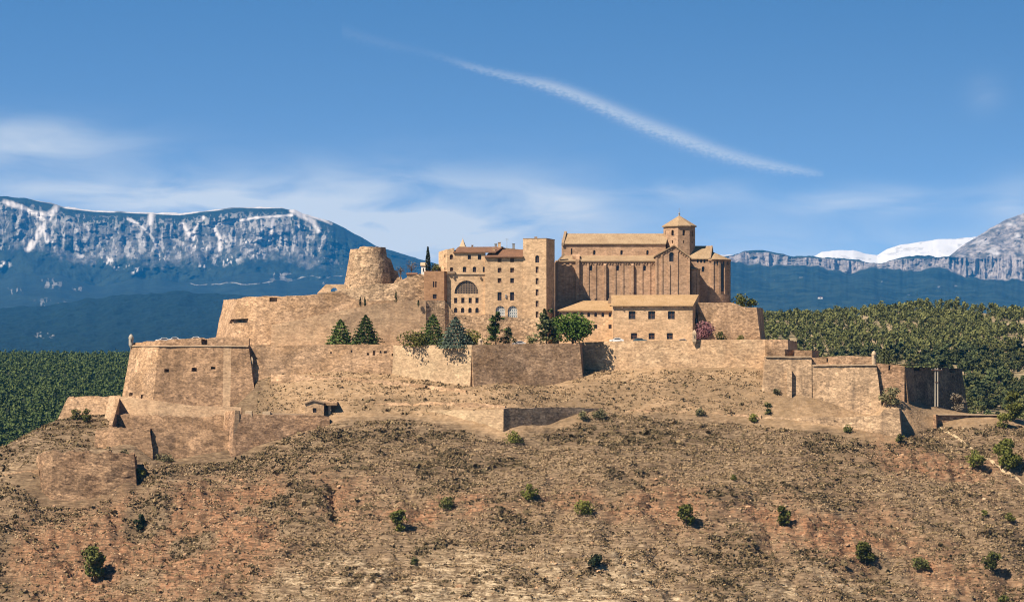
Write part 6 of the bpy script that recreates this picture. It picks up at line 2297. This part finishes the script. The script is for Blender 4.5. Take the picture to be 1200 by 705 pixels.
# scrub, grass and stones of the slope: too many to count
def build_scrub():
    rng = np.random.default_rng(77)
    n = 300000
    x = rng.uniform(-185, 185, n); Y = rng.uniform(-140, 12, n)
    f = S * (D + Y) / D
    z = hill_z(x, Y)
    px = x / f + 600; py = HOR - (z - ZC) / f
    red, pale, scrub = hill_masks(x, Y)
    below = py > foot_row(px) + 1
    bank = (~below) & (px > 300) & (px < 895) & (py > 434) & (py < 486)
    west = (~below) & (px < 130) & (py > 486) & (py < 560)
    dens = np.where(below, .22 + .56 * scrub - .12 * red - .10 * pale, np.where(bank, .10, np.where(west, .3, 0)))
    clump = .55 * fbm(x / 3.2, Y / 2.2, 201, 3) + .45 * fbm(x / 9, z / .75, 203, 3)
    edge = below & (py < foot_row(px) + 7)
    keep = rng.random(n) < np.where(edge, .5, dens) * sstep(.36, .62, clump) * 1.2
    x, Y, z, scrub = x[keep], Y[keep], z[keep], scrub[keep]
    m = len(x)
    size = rng.gamma(3.0, .062, m) + .09 + .10 * scrub
    size = size * np.where(rng.random(m) < .05 + .05 * scrub, 1.9, 1.0)
    per = 7
    # leafy tufts
    k = np.repeat(np.arange(m), per)
    d = rng.normal(size=(m * per, 3)); d[:, 2] = np.abs(d[:, 2]) * .9
    d /= np.linalg.norm(d, axis=1, keepdims=True)
    C = np.stack([x[k], Y[k], z[k]], 1) + d * size[k][:, None] * np.array([1.15, 1.0, .8]) * rng.uniform(.35, 1.0, m * per)[:, None]
    tint = np.clip(rng.normal(.42 - .28 * scrub, .28, m), 0, 1)[k] + rng.normal(0, .1, m * per)
    V, F = cards(C, size[k] * rng.uniform(.6, 1.1, m * per), rng)
    o = np_mesh('scrub', V, F, MAT['tuft_dry'], attr={'tint': tinted(np.clip(tint, 0, 1))})
    tag(o, 'dry low scrub dotted all over the castle slope', 'scrub', kind='stuff')
    # straw grass
    n = 260000
    x = rng.uniform(-185, 185, n); Y = rng.uniform(-140, 8, n)
    f = S * (D + Y) / D
    z = hill_z(x, Y)
    px = x / f + 600; py = HOR - (z - ZC) / f
    red, pale, scrub = hill_masks(x, Y)
    below = py > foot_row(px) + 1
    bank = (~below) & (px > 300) & (px < 895) & (py > 434) & (py < 486)
    dens = np.where(below, .70 - .55 * red - .45 * pale - .35 * scrub, np.where(bank, .25, 0))
    keep = rng.random(n) < dens * sstep(.34, .62, .45 * fbm(x / 3, Y / 2.2, 211, 3) + .4 * fbm(x / 10, z / .7, 213, 3) + .3 * fbm(x / 30, Y / 16, 215, 3) - .075) * 1.3
    x, Y, z = x[keep], Y[keep], z[keep]
    m = len(x); per = 5
    k = np.repeat(np.arange(m), per)
    s = rng.uniform(.16, .48, m)
    d = rng.normal(size=(m * per, 3)); d[:, 2] = np.abs(d[:, 2])
    d /= np.linalg.norm(d, axis=1, keepdims=True)
    C = np.stack([x[k], Y[k], z[k]], 1) + d * s[k][:, None] * np.array([1.6, .8, .55])
    V, F = cards(C, s[k] * rng.uniform(.7, 1.2, m * per), rng)
    o = np_mesh('dry_grass', V, F, MAT['tuft_grass'], attr={'tint': tinted(np.clip(rng.uniform(0, 1, m)[k] + rng.normal(0, .1, m * per), 0, 1))})
    tag(o, 'straw coloured grass tufts on the castle slope', 'grass', kind='stuff')
    # loose stones in the red and pale ledges
    n = 60000
    x = rng.uniform(-175, 175, n); Y = rng.uniform(-138, -40, n)
    red, pale, scrub = hill_masks(x, Y)
    keep = rng.random(n) < (red * .34 + pale * .12 + .006)
    x, Y = x[keep], Y[keep]
    z = hill_z(x, Y)
    m = len(x)
    ico = np.array([(0, 0, 1), (.89, 0, .45), (.28, .85, .45), (-.72, .53, .45), (-.72, -.53, .45), (.28, -.85, .45), (.72, .53, -.45), (-.28, .85, -.45), (-.89, 0, -.45), (-.28, -.85, -.45), (.72, -.53, -.45), (0, 0, -1)])
    fi = np.array([(0, 1, 2), (0, 2, 3), (0, 3, 4), (0, 4, 5), (0, 5, 1), (1, 6, 2), (2, 7, 3), (3, 8, 4), (4, 9, 5), (5, 10, 1), (6, 7, 2), (7, 8, 3), (8, 9, 4), (9, 10, 5), (10, 6, 1)])
    s = rng.gamma(2.0, .06, m) + .05
    J = ico[None] * (1 + rng.normal(0, .22, (m, 12, 1))) * s[:, None, None] * np.array([1.35, 1.0, .7])
    V = (J + np.stack([x, Y, z + s * .15], 1)[:, None, :]).reshape(-1, 3)
    F = (fi[None] + (np.arange(m) * 12)[:, None, None]).reshape(-1, 3)
    o = np_mesh('loose_stones', V, F, MAT['ledge_rock'])
    tag(o, 'loose reddish stones scattered over the rocky ledges', 'stones', kind='stuff')
MAT['ledge_rock'] = stone('ledge_rock', (.33, .185, .10), (.38, .26, .16), (.24, .15, .09), grain=.6, course=.3, bump=.3, patch=.3)
build_scrub()

# slanting footpath on the right of the hill
def footpath():
    mb = MB()
    pts = [(1100, 507, -16.5), (1118, 516, -21), (1140, 530, -31), (1160, 540, -38), (1176, 549, -43), (1200, 563, -50), (1240, 590, -60)]
    c = [P(px, py, Y) for px, py, Y in pts]
    L, R = [], []
    for i in range(len(c) - 1):
        for s in np.linspace(0, 1, 8, endpoint=False):
            p = c[i].lerp(c[i + 1], s)
            for lst, dx in ((L, -.5), (R, .5)):
                q = Vector((p.x + dx * .6, p.y + dx * .8, 0))
                q.z = float(hill_z(np.array([q.x]), np.array([q.y]))[0]) + .12
                lst.append(q)
    mb.grid([L, R])
    tag(mb.build('footpath', MAT['path'], origin=c[2]), 'pale footpath slanting down between the pines at the right', 'path', kind='structure')
footpath()

# ---------------------------------------------------------------- parked cars on the terraces
PAINT = {'white': plain('white_car_paint', (.78, .78, .76), rough=.3, spec=.5, var=.05), 'teal': plain('dark_teal_car_paint', (.05, .10, .12), rough=.3, spec=.5, var=.05),
         'grey': plain('grey_car_paint', (.22, .22, .22), rough=.3, spec=.5, var=.05), 'silver': plain('silver_car_paint', (.5, .5, .5), rough=.3, spec=.5, var=.05)}
MAT['lamp'] = plain('lamp_lens', (.6, .58, .5), rough=.2, spec=.5)
MAT['tail'] = plain('red_lamp_lens', (.3, .02, .02), rough=.2, spec=.5)
def car(label, px, Y, zg, paint, rz=0.0, s=1.0):
    c = Vector((P(px, HOR, Y).x, Y, zg))
    t = thing('parked_car', label, 'car', c, 'cars parked on the castle terraces')
    ca, sa = math.cos(rz), math.sin(rz)
    def W(x, y, z):
        x, y, z = x * s, y * s, z * s
        return Vector((c.x + x * ca - y * sa, c.y + x * sa + y * ca, c.z + z))
    prof = [(-2.05, .30), (-2.08, .62), (-1.95, .86), (-1.1, .95), (-.45, 1.40), (.75, 1.45), (1.55, .98), (2.0, .92), (2.08, .6), (2.03, .30)]
    mb = MB()
    rows = [[W(x, y * (.86 if z > 1.2 else 1), z) for x, z in prof] for y in (-.82, -.4, .4, .82)]
    mb.grid(rows)
    mb.poly(rows[0]); mb.poly(rows[-1])
    mb.poly([W(-2.05, -.82, .3), W(2.03, -.82, .3), W(2.03, .82, .3), W(-2.05, .82, .3)])
    mb.build('body', PAINT[paint], t)
    for nm, pl in (('windscreen', [(-1.05, -.66, .985), (-1.05, .66, .985), (-.5, .6, 1.385), (-.5, -.6, 1.385)]), ('rear_window', [(1.5, -.66, 1.03), (1.5, .66, 1.03), (.82, .6, 1.43), (.82, -.6, 1.43)]),
                   ('side_window', [(-.85, -.845, .98), (1.25, -.845, 1.0), (.7, -.76, 1.36), (-.4, -.76, 1.33)]), ('side_window', [(-.85, .845, .98), (1.25, .845, 1.0), (.7, .76, 1.36), (-.4, .76, 1.33)])):
        mb = MB()
        off = {'windscreen': (-.03, 0, .03), 'rear_window': (.03, 0, .03)}.get(nm, (0, -.02 if pl[0][1] < 0 else .02, 0))
        mb.poly([W(x + off[0], y + off[1], z + off[2]) for x, y, z in pl])
        mb.build(nm, MAT['glass'], t)
    for wx in (-1.3, 1.28):
        for wy in (-.76, .76):
            mb = MB()
            mb.tube([W(wx, wy - .1, .32), W(wx, wy + .1, .32)], [.32 * s, .32 * s], 14)
            w = mb.build('wheel', MAT['tyre'], t)
            mb = MB()
            mb.tube([W(wx, wy - .11 if wy < 0 else wy + .09, .32), W(wx, wy - .09 if wy < 0 else wy + .11, .32)], [.19 * s, .19 * s], 10)
            mb.build('rim', MAT['metal'], w)
    for y in (-.6, .6):
        mb = MB(); mb.box(W(-2.05, y, .7), (.1, .3, .16), rz); mb.build('headlight', MAT['lamp'], t)
        mb = MB(); mb.box(W(2.05, y, .75), (.08, .25, .18), rz); mb.build('tail_light', MAT['tail'], t)
ZR = 109.75
car('silver car under the square palace tower, left of the low shrub', 608, 3.5, 108.75, 'silver', .15)
car('white car in front of the left part of the large annex', 722.5, 6.5, ZR + .02, 'white', .05)
car('dark teal car before the lower left door of the large annex', 750, 6.5, ZR - .05, 'teal', math.pi)
car('dark grey car before the right end of the large annex', 799, 6.5, ZR - .35, 'grey', 0)
car('leftmost white car showing above the western bastion parapet', 191, 5, 109.75, 'white', .3)
car('middle white car showing above the western bastion parapet', 204, 6, 109.9, 'white', .1)
car('rightmost white car showing above the western bastion parapet', 229, 6, 110.1, 'white', 0)

# ---------------------------------------------------------------- the air itself
def build_haze():
    b = MB()
    b.box((0, 12500, 899), (20000, 28000, 1822))
    m = bpy.data.materials.new('haze_air')
    m.use_nodes = True
    t = m.node_tree
    for n in list(t.nodes):
        t.nodes.remove(n)
    v = N(t, 'ShaderNodeVolumePrincipled')
    v.inputs['Color'].default_value = HAZE_COL
    v.inputs['Density'].default_value = HAZE_DENS
    v.inputs['Anisotropy'].default_value = 0.0
    out = N(t, 'ShaderNodeOutputMaterial')
    LK(t, v.outputs[0], out.inputs['Volume'])
    o = b.build('haze', m)
    tag(o, 'thin blue haze between the castle and the mountains', 'haze', kind='stuff')
HAZE_COL, HAZE_DENS = (.03, .36, .95, 1), 2.1e-5
build_haze()
